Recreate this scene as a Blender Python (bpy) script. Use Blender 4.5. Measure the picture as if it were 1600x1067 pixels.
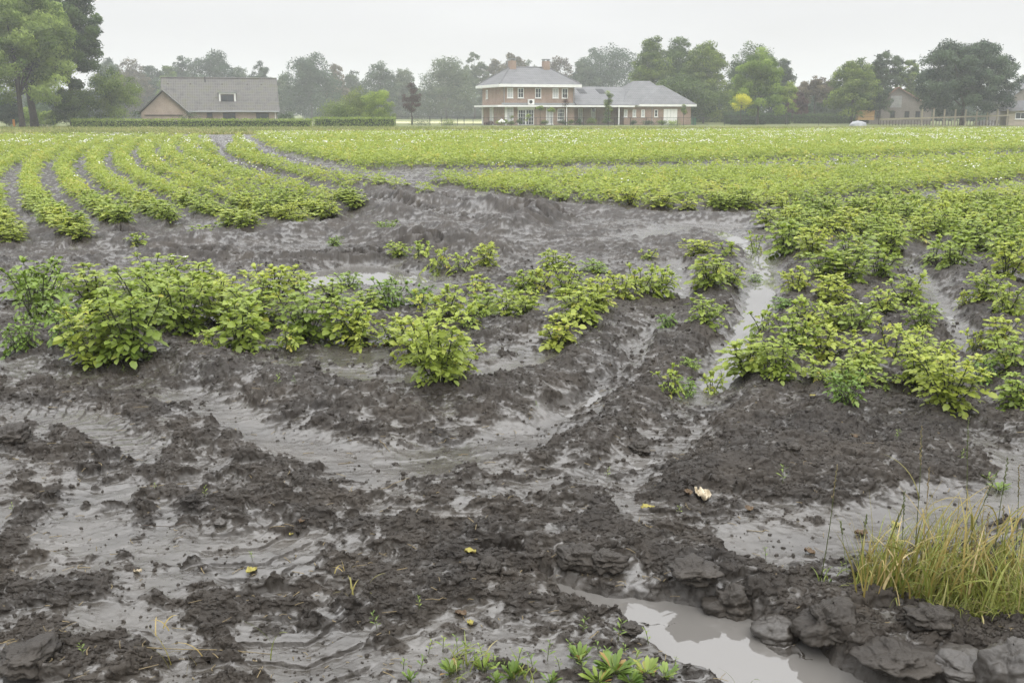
import bpy, math, random
import numpy as np
from math import radians as R, sin, cos, pi, sqrt, tan, atan2
for _o in list(bpy.data.objects): bpy.data.objects.remove(_o)
SC = bpy.context.scene
COL = SC.collection
# ---------------------------------------------------------------- camera
F = 1555.0; EYE = 1.8; HOR = 176.0
PITCH = math.atan((533.5 - HOR) / F)
cam = bpy.data.cameras.new('camera'); camo = bpy.data.objects.new('camera', cam); COL.objects.link(camo)
camo.location = (0, 0, EYE); camo.rotation_euler = (pi / 2 - PITCH, 0, 0)
cam.sensor_width = 36; cam.lens = 36 * F / 1600; cam.clip_end = 9000; cam.clip_start = 0.05
SC.camera = camo
# ---------------------------------------------------------------- sky
w = bpy.data.worlds.new('World'); SC.world = w; w.use_nodes = True
nt = w.node_tree; nt.nodes.clear()
sky = nt.nodes.new('ShaderNodeTexSky'); sky.sky_type = 'NISHITA'; sky.sun_disc = False
sky.sun_elevation = R(48); sky.sun_rotation = R(150); sky.air_density = 1.5; sky.dust_density = 3
tc = nt.nodes.new('ShaderNodeTexCoord'); sx = nt.nodes.new('ShaderNodeSeparateXYZ'); nt.links.new(tc.outputs['Generated'], sx.inputs[0])
# overcast: the cloud layer brightens from the horizon to the zenith
mr = nt.nodes.new('ShaderNodeMapRange'); pw = nt.nodes.new('ShaderNodeMath'); pw.operation = 'POWER'; pw.use_clamp = True; nt.links.new(sx.outputs['Z'], pw.inputs[0]); pw.inputs[1].default_value = 2.0; nt.links.new(pw.outputs[0], mr.inputs[0])
mr.inputs[1].default_value = 0.0; mr.inputs[2].default_value = 1.0; mr.inputs[3].default_value = 0.655; mr.inputs[4].default_value = 3.5
nz = nt.nodes.new('ShaderNodeTexNoise'); nz.inputs['Scale'].default_value = 3.2; nz.inputs['Detail'].default_value = 5
mp = nt.nodes.new('ShaderNodeMapping'); mp.inputs['Scale'].default_value = (1, 1, 5); nt.links.new(tc.outputs['Generated'], mp.inputs[0]); nt.links.new(mp.outputs[0], nz.inputs[0])
mr2 = nt.nodes.new('ShaderNodeMapRange'); nt.links.new(nz.outputs['Fac'], mr2.inputs[0]); mr2.inputs[1].default_value = .3; mr2.inputs[2].default_value = .7; mr2.inputs[3].default_value = .945; mr2.inputs[4].default_value = 1.03
mm = nt.nodes.new('ShaderNodeMath'); mm.operation = 'MULTIPLY'; nt.links.new(mr.outputs[0], mm.inputs[0]); nt.links.new(mr2.outputs[0], mm.inputs[1])
vm = nt.nodes.new('ShaderNodeVectorMath'); vm.operation = 'SCALE'; vm.inputs[0].default_value = (0.980, 0.984, 1.0); nt.links.new(mm.outputs[0], vm.inputs['Scale'])
vs = nt.nodes.new('ShaderNodeVectorMath'); vs.operation = 'SCALE'; nt.links.new(sky.outputs[0], vs.inputs[0]); vs.inputs['Scale'].default_value = 0.1
mx = nt.nodes.new('ShaderNodeMix'); mx.data_type = 'RGBA'; mx.inputs[0].default_value = 0.06
nt.links.new(vm.outputs[0], mx.inputs[6]); nt.links.new(vs.outputs[0], mx.inputs[7])
bg = nt.nodes.new('ShaderNodeBackground'); nt.links.new(mx.outputs[2], bg.inputs[0]); bg.inputs[1].default_value = 1.0
wo = nt.nodes.new('ShaderNodeOutputWorld'); nt.links.new(bg.outputs[0], wo.inputs[0])
# ---------------------------------------------------------------- sun behind the cloud
sl = bpy.data.lights.new('sun', 'SUN'); so = bpy.data.objects.new('sun', sl); COL.objects.link(so)
sl.energy = .8; sl.angle = R(30); sl.color = (1, .97, .92)
# sky sun_rotation 150 deg: behind the camera, a little to the right
so.rotation_euler = (R(90 - 48), 0, R(25))
SC.view_settings.view_transform = 'Standard'; SC.view_settings.look = 'None'; SC.view_settings.exposure = 0.38; SC.view_settings.gamma = 1.0
SC.cycles.max_bounces = 6; SC.cycles.diffuse_bounces = 3; SC.cycles.glossy_bounces = 3; SC.cycles.transmission_bounces = 4; SC.cycles.volume_bounces = 1
SC.cycles.sample_clamp_indirect = 4
# ---------------------------------------------------------------- photo -> world
CP, SP = cos(PITCH), sin(PITCH)
def ray(px, py):
    a = (px - 800) / F; b = -(py - 533.5) / F
    return np.array([a, CP + b * SP, -SP + b * CP])
def G(px, py, z=0.0):
    d = ray(px, py); t = (z - EYE) / d[2]; return np.array([d[0] * t, d[1] * t, z])
def AT(px, py, Y):
    d = ray(px, py); t = Y / d[1]; return np.array([d[0] * t, Y, EYE + d[2] * t])
def PX(x, y, z=0):
    z = z - EYE; c = y * CP - z * SP; u = y * SP + z * CP
    return 800 + F * x / c, 533.5 - F * u / c
# ---------------------------------------------------------------- noise
_rs = np.random.RandomState(7)
_a = _rs.rand(4096) * 2 * pi; _gx = np.cos(_a); _gy = np.sin(_a); _rv = _rs.rand(4096)
def _h(ix, iy, s): return ((ix * 73856093) ^ (iy * 19349663) ^ (s * 83492791)) >> 3 & 4095
def gn(x, y, s=0):
    xi = np.floor(x).astype(np.int64); yi = np.floor(y).astype(np.int64); fx = x - xi; fy = y - yi
    u = fx * fx * fx * (fx * (fx * 6 - 15) + 10); v = fy * fy * fy * (fy * (fy * 6 - 15) + 10)
    def g(dx, dy):
        k = _h(xi + dx, yi + dy, s); return _gx[k] * (fx - dx) + _gy[k] * (fy - dy)
    a = g(0, 0); a = a + u * (g(1, 0) - a); b = g(0, 1); b = b + u * (g(1, 1) - b)
    return (a + v * (b - a)) * 1.5
def fbm(x, y, s, o, gain=.5, lac=2.03):
    r = 0; a = 1; t = 0
    for k in range(o):
        r = r + a * gn(x, y, s + k * 17); t += a; a *= gain
        x, y = x * lac * .8 - y * lac * .6 + 3.1, x * lac * .6 + y * lac * .8 + 1.7
    return r / t * 1.4
def wor(x, y, s):
    xi = np.floor(x).astype(np.int64); yi = np.floor(y).astype(np.int64)
    best = np.full(x.shape, 9.0); cid = np.zeros(x.shape)
    for dx in (-1, 0, 1):
        for dy in (-1, 0, 1):
            k = _h(xi + dx, yi + dy, s); k2 = _h(xi + dx + 57, yi + dy - 91, s)
            d = (xi + dx + _rv[k] - x) ** 2 + (yi + dy + _rv[k2] - y) ** 2
            m = d < best; best = np.where(m, d, best); cid = np.where(m, _rv[(k * 31 + 7) & 4095], cid)
    return np.sqrt(best), cid
def sst(a, b, x):
    t = np.clip((x - a) / (b - a), 0, 1); return t * t * (3 - 2 * t)
# ---------------------------------------------------------------- mesh helpers
def mesh(name, V, faces, mats, mi=None, attr=None, smooth=False):
    """faces: list of int arrays (n,k). mi: list of material indexes per faces block or arrays."""
    V = np.asarray(V, dtype=np.float32).reshape(-1, 3)
    me = bpy.data.meshes.new(name)
    faces = [np.asarray(f, dtype=np.int32) for f in faces if len(f)]
    nl = sum(f.size for f in faces); nf = sum(len(f) for f in faces)
    me.vertices.add(len(V)); me.vertices.foreach_set('co', V.ravel())
    me.loops.add(nl); me.polygons.add(nf)
    me.loops.foreach_set('vertex_index', np.concatenate([f.ravel() for f in faces]) if faces else [])
    tot = np.concatenate([np.full(len(f), f.shape[1], np.int32) for f in faces])
    st = np.concatenate([[0], np.cumsum(tot)[:-1]]).astype(np.int32)
    me.polygons.foreach_set('loop_start', st); me.polygons.foreach_set('loop_total', tot)
    if not isinstance(mats, (list, tuple)): mats = [mats]
    for m in mats: me.materials.append(m)
    if mi is not None:
        me.polygons.foreach_set('material_index', np.concatenate([np.broadcast_to(np.asarray(a, np.int32), (len(f),)) for a, f in zip(mi, faces)]))
    if smooth: me.polygons.foreach_set('use_smooth', np.ones(nf, bool))
    if attr:
        for k, v in attr.items():
            a = me.attributes.new(k, 'FLOAT', 'POINT'); a.data.foreach_set('value', np.asarray(v, np.float32))
    me.update(calc_edges=True); me.validate(verbose=False)
    return me
def tag(o, label=None, cat=None, group=None, kind=None):
    if label: o['label'] = label
    if cat: o['category'] = cat
    if group: o['group'] = group
    if kind: o['kind'] = kind
    return o
def ob(name, me, parent=None, loc=None, rz=0):
    o = bpy.data.objects.new(name, me); COL.objects.link(o)
    if parent is not None: o.parent = parent
    if loc is not None: o.location = [float(v) for v in loc]
    if rz: o.rotation_euler = (0, 0, rz)
    return o
def empty(name, loc=(0, 0, 0), rz=0): return ob(name, None, None, loc, rz)
class MB:
    """collects shapes into one mesh"""
    def __init__(s): s.V = []; s.F = []
    def add(s, vs, fs):
        b = len(s.V); s.V += [tuple(float(c) for c in v) for v in vs]; s.F += [tuple(b + i for i in f) for f in fs]
    def box(s, x0, y0, z0, x1, y1, z1):
        s.add([(x0, y0, z0), (x1, y0, z0), (x1, y1, z0), (x0, y1, z0), (x0, y0, z1), (x1, y0, z1), (x1, y1, z1), (x0, y1, z1)],
              [(0, 3, 2, 1), (4, 5, 6, 7), (0, 1, 5, 4), (1, 2, 6, 5), (2, 3, 7, 6), (3, 0, 4, 7)]); return s
    def tube(s, pts, rad, n=8, cap=True):
        pts = [np.array(p, float) for p in pts]; rings = []
        for i, p in enumerate(pts):
            t = pts[min(i + 1, len(pts) - 1)] - pts[max(i - 1, 0)]; t = t / (np.linalg.norm(t) + 1e-9)
            a = np.cross(t, (0.13, 0.98, 0.1)) if abs(t[1]) < .9 else np.cross(t, (1, 0, 0)); a /= np.linalg.norm(a); b = np.cross(t, a)
            r = rad[i] if hasattr(rad, '__len__') else rad
            rings.append([p + r * (cos(2 * pi * k / n) * a + sin(2 * pi * k / n) * b) for k in range(n)])
        vs = [v for rg in rings for v in rg]
        fs = [(i * n + k, i * n + (k + 1) % n, (i + 1) * n + (k + 1) % n, (i + 1) * n + k) for i in range(len(pts) - 1) for k in range(n)]
        if cap: fs += [tuple(range(n))[::-1], tuple((len(pts) - 1) * n + k for k in range(n))]
        s.add(vs, fs); return s
    def build(s, name, mat, parent=None, smooth=False, loc=None, rz=0, bevel=0):
        me = bpy.data.meshes.new(name); me.from_pydata(s.V, [], s.F); me.materials.append(mat)
        if smooth: me.polygons.foreach_set('use_smooth', [True] * len(me.polygons))
        me.update(); o = ob(name, me, parent, loc, rz)
        if bevel:
            m = o.modifiers.new('b', 'BEVEL'); m.width = bevel; m.segments = 2
        return o
# ---------------------------------------------------------------- materials
def mat(name, col=(.5, .5, .5), rough=.6, spec=.5, metal=0):
    m = bpy.data.materials.new(name); m.use_nodes = True; b = m.node_tree.nodes['Principled BSDF']
    b.inputs['Base Color'].default_value = (*col, 1); b.inputs['Roughness'].default_value = rough
    b.inputs['Specular IOR Level'].default_value = spec; b.inputs['Metallic'].default_value = metal
    return m
def N(m, t, **k):
    n = m.node_tree.nodes.new(t)
    for a, v in k.items(): setattr(n, a, v)
    return n
def L(m, a, b): m.node_tree.links.new(a, b)
def ramp(m, fac, stops):
    r = N(m, 'ShaderNodeValToRGB'); e = r.color_ramp.elements
    while len(e) < len(stops): e.new(.5)
    for i, (p, c) in enumerate(stops): e[i].position = p; e[i].color = (*c, 1)
    L(m, fac, r.inputs[0]); return r.outputs[0]
def noisy(name, c1, c2, scale=4, rough=.7, detail=5, bump=0, spec=.4, c3=None):
    m = mat(name, c1, rough, spec); b = m.node_tree.nodes['Principled BSDF']
    t = N(m, 'ShaderNodeTexCoord'); n = N(m, 'ShaderNodeTexNoise'); n.inputs['Scale'].default_value = scale; n.inputs['Detail'].default_value = detail
    L(m, t.outputs['Object'], n.inputs[0])
    st = [(.3, c1), (.7, c2)] if c3 is None else [(.3, c1), (.5, c2), (.68, c3)]
    L(m, ramp(m, n.outputs['Fac'], st), b.inputs['Base Color'])
    if bump:
        bp = N(m, 'ShaderNodeBump'); bp.inputs['Strength'].default_value = bump; bp.inputs['Distance'].default_value = .02
        L(m, n.outputs['Fac'], bp.inputs['Height']); L(m, bp.outputs[0], b.inputs['Normal'])
    return m
def leafmat(name, dark, light, trans=.35, rough=.45, yellow=None, spec=.5):
    """leaf colour varies leaf by leaf through the mesh attribute 'tint' (0..1)"""
    m = mat(name, dark, rough, spec); nt = m.node_tree; b = nt.nodes['Principled BSDF']; out = nt.nodes['Material Output']
    a = N(m, 'ShaderNodeAttribute', attribute_name='tint')
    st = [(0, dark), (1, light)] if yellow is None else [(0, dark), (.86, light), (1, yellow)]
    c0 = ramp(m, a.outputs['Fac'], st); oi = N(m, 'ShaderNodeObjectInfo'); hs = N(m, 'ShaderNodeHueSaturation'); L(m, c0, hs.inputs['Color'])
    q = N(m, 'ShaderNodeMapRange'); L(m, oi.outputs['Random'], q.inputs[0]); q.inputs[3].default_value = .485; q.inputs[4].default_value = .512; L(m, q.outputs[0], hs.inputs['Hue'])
    q = N(m, 'ShaderNodeMapRange'); L(m, oi.outputs['Random'], q.inputs[0]); q.inputs[3].default_value = 1.08; q.inputs[4].default_value = .80; L(m, q.outputs[0], hs.inputs['Value']); c = hs.outputs[0]; L(m, c, b.inputs['Base Color'])
    tr = N(m, 'ShaderNodeBsdfTranslucent'); L(m, c, tr.inputs[0]); ms = N(m, 'ShaderNodeMixShader'); ms.inputs[0].default_value = trans
    L(m, b.outputs[0], ms.inputs[1]); L(m, tr.outputs[0], ms.inputs[2]); L(m, ms.outputs[0], out.inputs[0])
    return m
# ================================================================ TERRAIN
def P(*pts): return np.array([G(x, y)[:2] for x, y in pts])
def segdist(X, Y, poly):
    best = np.full(X.shape, 1e9); along = np.zeros(X.shape); side = np.zeros(X.shape); s0 = 0
    for (ax, ay), (bx, by) in zip(poly[:-1], poly[1:]):
        dx, dy = bx - ax, by - ay; l = sqrt(dx * dx + dy * dy) + 1e-9
        t = np.clip(((X - ax) * dx + (Y - ay) * dy) / l / l, 0, 1)
        ex, ey = X - ax - t * dx, Y - ay - t * dy; d = np.sqrt(ex * ex + ey * ey)
        m = d < best; best = np.where(m, d, best); along = np.where(m, s0 + t * l, along); side = np.where(m, (dx * ey - dy * ex) / l, side); s0 += l
    return best, along, side
# raised / rough strokes: points, half width, height, roughness bias
RS = [
 (P((-200, 520), (40, 535), (200, 560), (330, 585), (430, 612), (560, 645), (690, 640), (800, 630), (880, 603), (950, 560), (1010, 520), (1040, 480)), .40, .15, .9),
 (P((120, 470), (260, 480), (420, 490), (560, 515), (700, 520), (870, 520), (960, 480), (1045, 468)), .42, .13, .8),
 (P((560, 400), (640, 405), (740, 425), (850, 440), (950, 455)), .45, .06, .6),
 (P((700, 770), (800, 745), (900, 700), (940, 655), (1010, 605), (1075, 560), (1108, 500), (1112, 440), (1090, 395)), .30, .12, .95),
 (P((880, 790), (1000, 700), (1060, 660), (1130, 620)), .14, .05, .7),
 (P((1060, 740), (1110, 690), (1165, 610), (1215, 570), (1240, 500), (1275, 430), (1262, 370)), .34, .13, .9),
 (P((1020, 800), (1150, 740), (1260, 700), (1330, 640), (1345, 560), (1345, 480), (1350, 430)), .34, .12, .85),
 (P((1150, 790), (1300, 760), (1440, 720), (1490, 660), (1445, 560), (1400, 470), (1370, 420)), .36, .12, 1.0),
 (P((1330, 700), (1420, 690), (1500, 740)), .35, .03, .6),
 (P((1640, 700), (1600, 640), (1575, 560), (1545, 480), (1500, 430)), .34, .12, .85),
 # foreground churned bands
 (P((-100, 590), (120, 620), (290, 650), (420, 720), (560, 800), (700, 850), (790, 890), (900, 960)), .20, .03, .75),
 (P((-60, 690), (100, 700), (250, 720), (380, 790), (430, 800)), .22, .02, .45),
 (P((-50, 960), (40, 930), (120, 1000), (200, 1060)), .14, .05, .8),
 (P((200, 900), (300, 940), (420, 960), (540, 970), (640, 960)), .16, .02, .55),
 (P((380, 770), (470, 800), (600, 820), (640, 870), (700, 900)), .2, .03, .7),
 (P((640, 905), (740, 920), (820, 940), (940, 975)), .14, .035, .7),
 (P((820, 850), (920, 835), (1040, 870), (1150, 905), (1230, 935)), .22, .075, .95),
 (P((1180, 950), (1290, 960), (1390, 965), (1500, 1000)), .17, .07, .95),
 (P((1270, 1010), (1400, 1010), (1520, 1030), (1650, 1040)), .16, .12, .7),
 (P((1560, 1000), (1580, 1060)), .12, .08, .7),
 (P((1330, 920), (1450, 900), (1600, 870), (1700, 860)), .30, .07, .3),
 # broken bars of pressed mud
 (P((400, 868), (500, 862)), 0.035, 0.030, 0.55),
 (P((370, 892), (530, 884)), 0.040, 0.035, 0.60),
 (P((360, 925), (540, 915)), 0.040, 0.040, 0.65),
 (P((350, 952), (470, 950)), 0.035, 0.030, 0.60),
 (P((400, 978), (560, 968)), 0.035, 0.030, 0.60),
 (P((60, 742), (150, 738)), 0.035, 0.020, 0.50),
 (P((40, 765), (190, 760)), 0.040, 0.025, 0.50),
 (P((90, 795), (200, 790)), 0.035, 0.020, 0.45),
 (P((230, 745), (330, 740)), 0.040, 0.020, 0.60),
 (P((250, 775), (370, 768)), 0.040, 0.025, 0.60),
 (P((180, 815), (270, 812)), 0.030, 0.020, 0.50),
 (P((300, 800), (420, 792)), 0.035, 0.020, 0.60),
 (P((560, 760), (680, 750)), 0.040, 0.020, 0.50),
 (P((600, 835), (720, 828)), 0.035, 0.025, 0.70),
 (P((20, 880), (130, 872)), 0.030, 0.020, 0.50),
 (P((160, 935), (250, 930)), 0.030, 0.020, 0.50),
 (P((560, 900), (640, 895)), 0.030, 0.020, 0.50),
 (P((250, 690), (380, 682)), 0.050, 0.020, 0.50),
 (P((60, 640), (200, 634)), 0.050, 0.020, 0.50),
 (P((900, 770), (1010, 762)), 0.040, 0.020, 0.50),
 (P((1150, 815), (1260, 812)), 0.040, 0.015, 0.50),
 (P((1010, 690), (1090, 682)), 0.040, 0.020, 0.50),
 (P((40, 1000), (160, 992)), 0.030, 0.030, 0.70),
 (P((200, 1040), (360, 1030)), 0.030, 0.025, 0.60),
 (P((600, 1000), (720, 992)), 0.030, 0.020, 0.50),
 # turning area rims
 (P((540, 330), (640, 345), (720, 372), (800, 362), (850, 345)), .35, .30, .8),
 (P((560, 300), (640, 320), (760, 330), (860, 336)), .35, .24, .8),
 (P((560, 372), (660, 385), (770, 392)), .35, .24, .7),
 (P((80, 372), (220, 384), (400, 378), (520, 360)), .45, .18, .8),
 (P((700, 300), (800, 318), (900, 330), (1040, 342), (1160, 345), (1300, 325)), .5, .12, .6),
 (P((0, 412), (130, 405), (300, 402), (430, 418), (600, 395)), .5, .05, .6),
 (P((900, 372), (1020, 395), (1060, 380)), .7, .03, .9),
]
# smooth wet strokes: points, half width, depth, smoothness
WS = [
 (P((300, 620), (360, 660), (440, 690), (560, 720), (680, 715), (800, 700), (870, 668), (950, 605), (1000, 545), (1022, 505), (1058, 440), (1062, 400), (1000, 380)), .22, .022, .95),
 (P((430, 575), (520, 585), (620, 600), (680, 600), (760, 585), (850, 560)), .17, .01, 1.2),
 (P((960, 745), (1050, 690), (1100, 645), (1135, 570), (1165, 520), (1195, 450), (1190, 400), (1140, 365), (1100, 352)), .22, .04, 1.1),
 (P((560, 740), (700, 760), (860, 745), (960, 760), (1060, 800), (1200, 800)), .26, .012, .9),
 (P((1380, 560), (1300, 560), (1260, 600)), .1, .01, .5),
 (P((1400, 620), (1530, 640), (1500, 520), (1440, 440), (1400, 400)), .16, .03, .9),
 (P((1560, 700), (1640, 730), (1600, 780), (1450, 790), (1330, 830), (1180, 850)), .22, .01, .9),
 (P((-60, 660), (60, 640), (180, 690)), .2, .005, .4),
 (P((0, 800), (120, 830), (260, 850), (330, 880)), .22, .008, .7),
 (P((180, 960), (330, 900), (480, 860)), .2, .006, .6),
 (P((300, 1000), (420, 1010), (560, 1000), (640, 1030)), .16, .01, .7),
 (P((560, 800), (620, 790), (700, 800)), .15, .01, .8),
 (P((0, 740), (160, 770), (330, 760)), .14, .006, .5),
 (P((480, 432), (560, 420), (640, 430)), .4, .06, 1.3),
 (P((640, 350), (800, 378), (960, 375), (1080, 350), (1200, 352)), .3, .03, .8),
 (P((0, 385), (200, 395), (420, 398), (560, 395)), .18, .02, .6),
 (P((1600, 640), (1500, 650)), .1, .02, .7),
 # puddle in the foreground
 (P((885, 918), (950, 935), (1060, 945), (1150, 985), (1240, 1025), (1340, 1062), (1440, 1095)), .085, .075, 1.6),
 (P((1040, 980), (1130, 1025), (1220, 1090)), .09, .07, 1.6),
 (P((960, 955), (1060, 985)), .05, .065, 1.4),
 (P((1120, 990), (1200, 1020), (1290, 1068)), .09, .07, 1.5),
 (P((1060, 945), (1160, 958), (1260, 1000), (1300, 1060)), .07, .07, 1.4),
 (P((-60, 1060), (15, 1062)), .10, .14, 1.5),
 (P((880, 640), (950, 590), (990, 550), (1015, 518)), .09, .05, 1.1), (P((1035, 715), (1090, 668)), .09, .04, 1.0), (P((1120, 600), (1150, 540), (1185, 480), (1196, 450)), .15, .06, 1.3), (P((590, 720), (690, 712)), .06, .028, .8), (P((1500, 650), (1545, 648)), .05, .05, 1.0),
 (P((770, 868), (800, 872)), .035, .07, 1.3),
 (P((830, 898), (850, 899)), .035, .07, 1.3),
 (P((470, 438), (530, 434)), .35, .09, 1.4), (P((550, 418), (605, 430)), .45, .09, 1.4),
 (P((1110, 545), (1170, 530)), .13, .05, 1.3), (P((1120, 585), (1150, 560)), .10, .05, 1.3), (P((975, 545), (1010, 528)), .10, .05, 1.3),
 (P((1060, 410), (1070, 470)), .12, .04, 1.2), (P((1130, 355), (1180, 352)), .25, .04, 1.2), (P((1330, 620), (1345, 612)), .06, .05, 1.0),
 (P((1470, 480), (1490, 500)), .12, .04, 1.0),
]
# tyre tracks pressed into the mud: points, half width, lug pitch, depth
TT = [
 (P((250, 395), (400, 405), (560, 402), (700, 385)), .28, .26, .10),
 (P((330, 225), (350, 250), (410, 280), (500, 305), (590, 318), (700, 340), (830, 352)), .30, .28, .11),
 (P((395, 225), (450, 252), (560, 290), (680, 312), (800, 330), (880, 345)), .30, .28, .11),
 (P((380, 820), (430, 900), (470, 990), (500, 1090)), .22, .17, .016),
 (P((210, 700), (150, 780), (100, 880)), .22, .17, .006),
 (P((575, 868), (650, 885)), .045, .022, .007), (P((455, 795), (500, 800)), .045, .02, .006), (P((365, 745), (400, 752)), .05, .02, .006), (P((-20, 640), (150, 660), (320, 740), (440, 800)), .2, .13, .012),
]
_c = np.polyfit([12, 16, 20.3, 23.6, 28, 39.7, 60, 100], [1.5, -.5, -2.9, -4.6, -7, -11.5, -18, -29], 3)
def gx(y): return np.polyval(_c, np.clip(y, 8, 110))
def rx0(y): return .3 * (y - 6) + .046 * np.clip(y - 8, 0, 16) ** 2 + 1.47 * np.clip(y - 24, 0, 99)
def inpoly(px, py, poly):
    r = np.zeros(np.shape(px), bool); n = len(poly)
    for i in range(n):
        x1, y1 = poly[i]; x2, y2 = poly[(i + 1) % n]
        if y1 == y2: continue
        c = ((y1 > py) != (y2 > py)) & (px < (x2 - x1) * (py - y1) / (y2 - y1) + x1); r ^= c
    return r
LEFT = [(-900, 216), (322, 220), (324, 236), (352, 262), (420, 292), (500, 312), (572, 335), (572, 347), (500, 348), (440, 366), (340, 366), (292, 340), (262, 356), (235, 378), (190, 362), (150, 378), (75, 392), (-60, 386), (-900, 400)]
STRIP = [(356, 219), (384, 222), (400, 246), (470, 268), (560, 288), (640, 296), (700, 314), (690, 322), (600, 308), (520, 300), (440, 274), (380, 256), (360, 240)]
FARF = [(402, 218), (440, 240), (545, 262), (560, 267), (760, 264), (900, 262), (1300, 251), (1700, 236), (2600, 222), (2600, 201), (1600, 205), (800, 211), (400, 214)]
MIDF = [(668, 288), (720, 282), (900, 278), (1300, 265), (1700, 249), (2600, 233), (2600, 252), (1700, 274), (1420, 303), (1280, 318), (1180, 336), (1060, 336), (960, 326), (820, 312), (740, 306), (700, 295)]
RIGHT = [(1190, 342), (1290, 333), (1440, 317), (1720, 296), (2600, 272), (2600, 500), (1640, 500), (1560, 440), (1460, 418), (1400, 404), (1280, 392), (1200, 366)]
def field_ridges(X, Y):
    px, py = PX(X, np.maximum(Y, 2.2)); h = np.zeros(X.shape)
    hl = .10 * (.5 + .5 * np.cos(2 * pi * ((X - gx(Y)) / .95)))
    m = inpoly(px, py, LEFT) | inpoly(px, py, STRIP); h = np.where(m & (Y > 8), hl, h)
    hr = .08 * (.5 + .5 * np.cos(2 * pi * ((Y - .40 * X) / .80)))
    m = inpoly(px, py, FARF) | inpoly(px, py, MIDF); h = np.where(m & (Y > 12), hr, h)
    h = np.where(inpoly(px, py, RIGHT), .08 * (.5 + .5 * np.cos(2 * pi * (X - rx0(Y)) / .85)), h)
    fm = inpoly(px, py, LEFT) | inpoly(px, py, STRIP) | inpoly(px, py, FARF) | inpoly(px, py, MIDF) | inpoly(px, py, RIGHT)
    return h * (1 - sst(60, 100, Y)), fm & (Y > 8)
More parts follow.
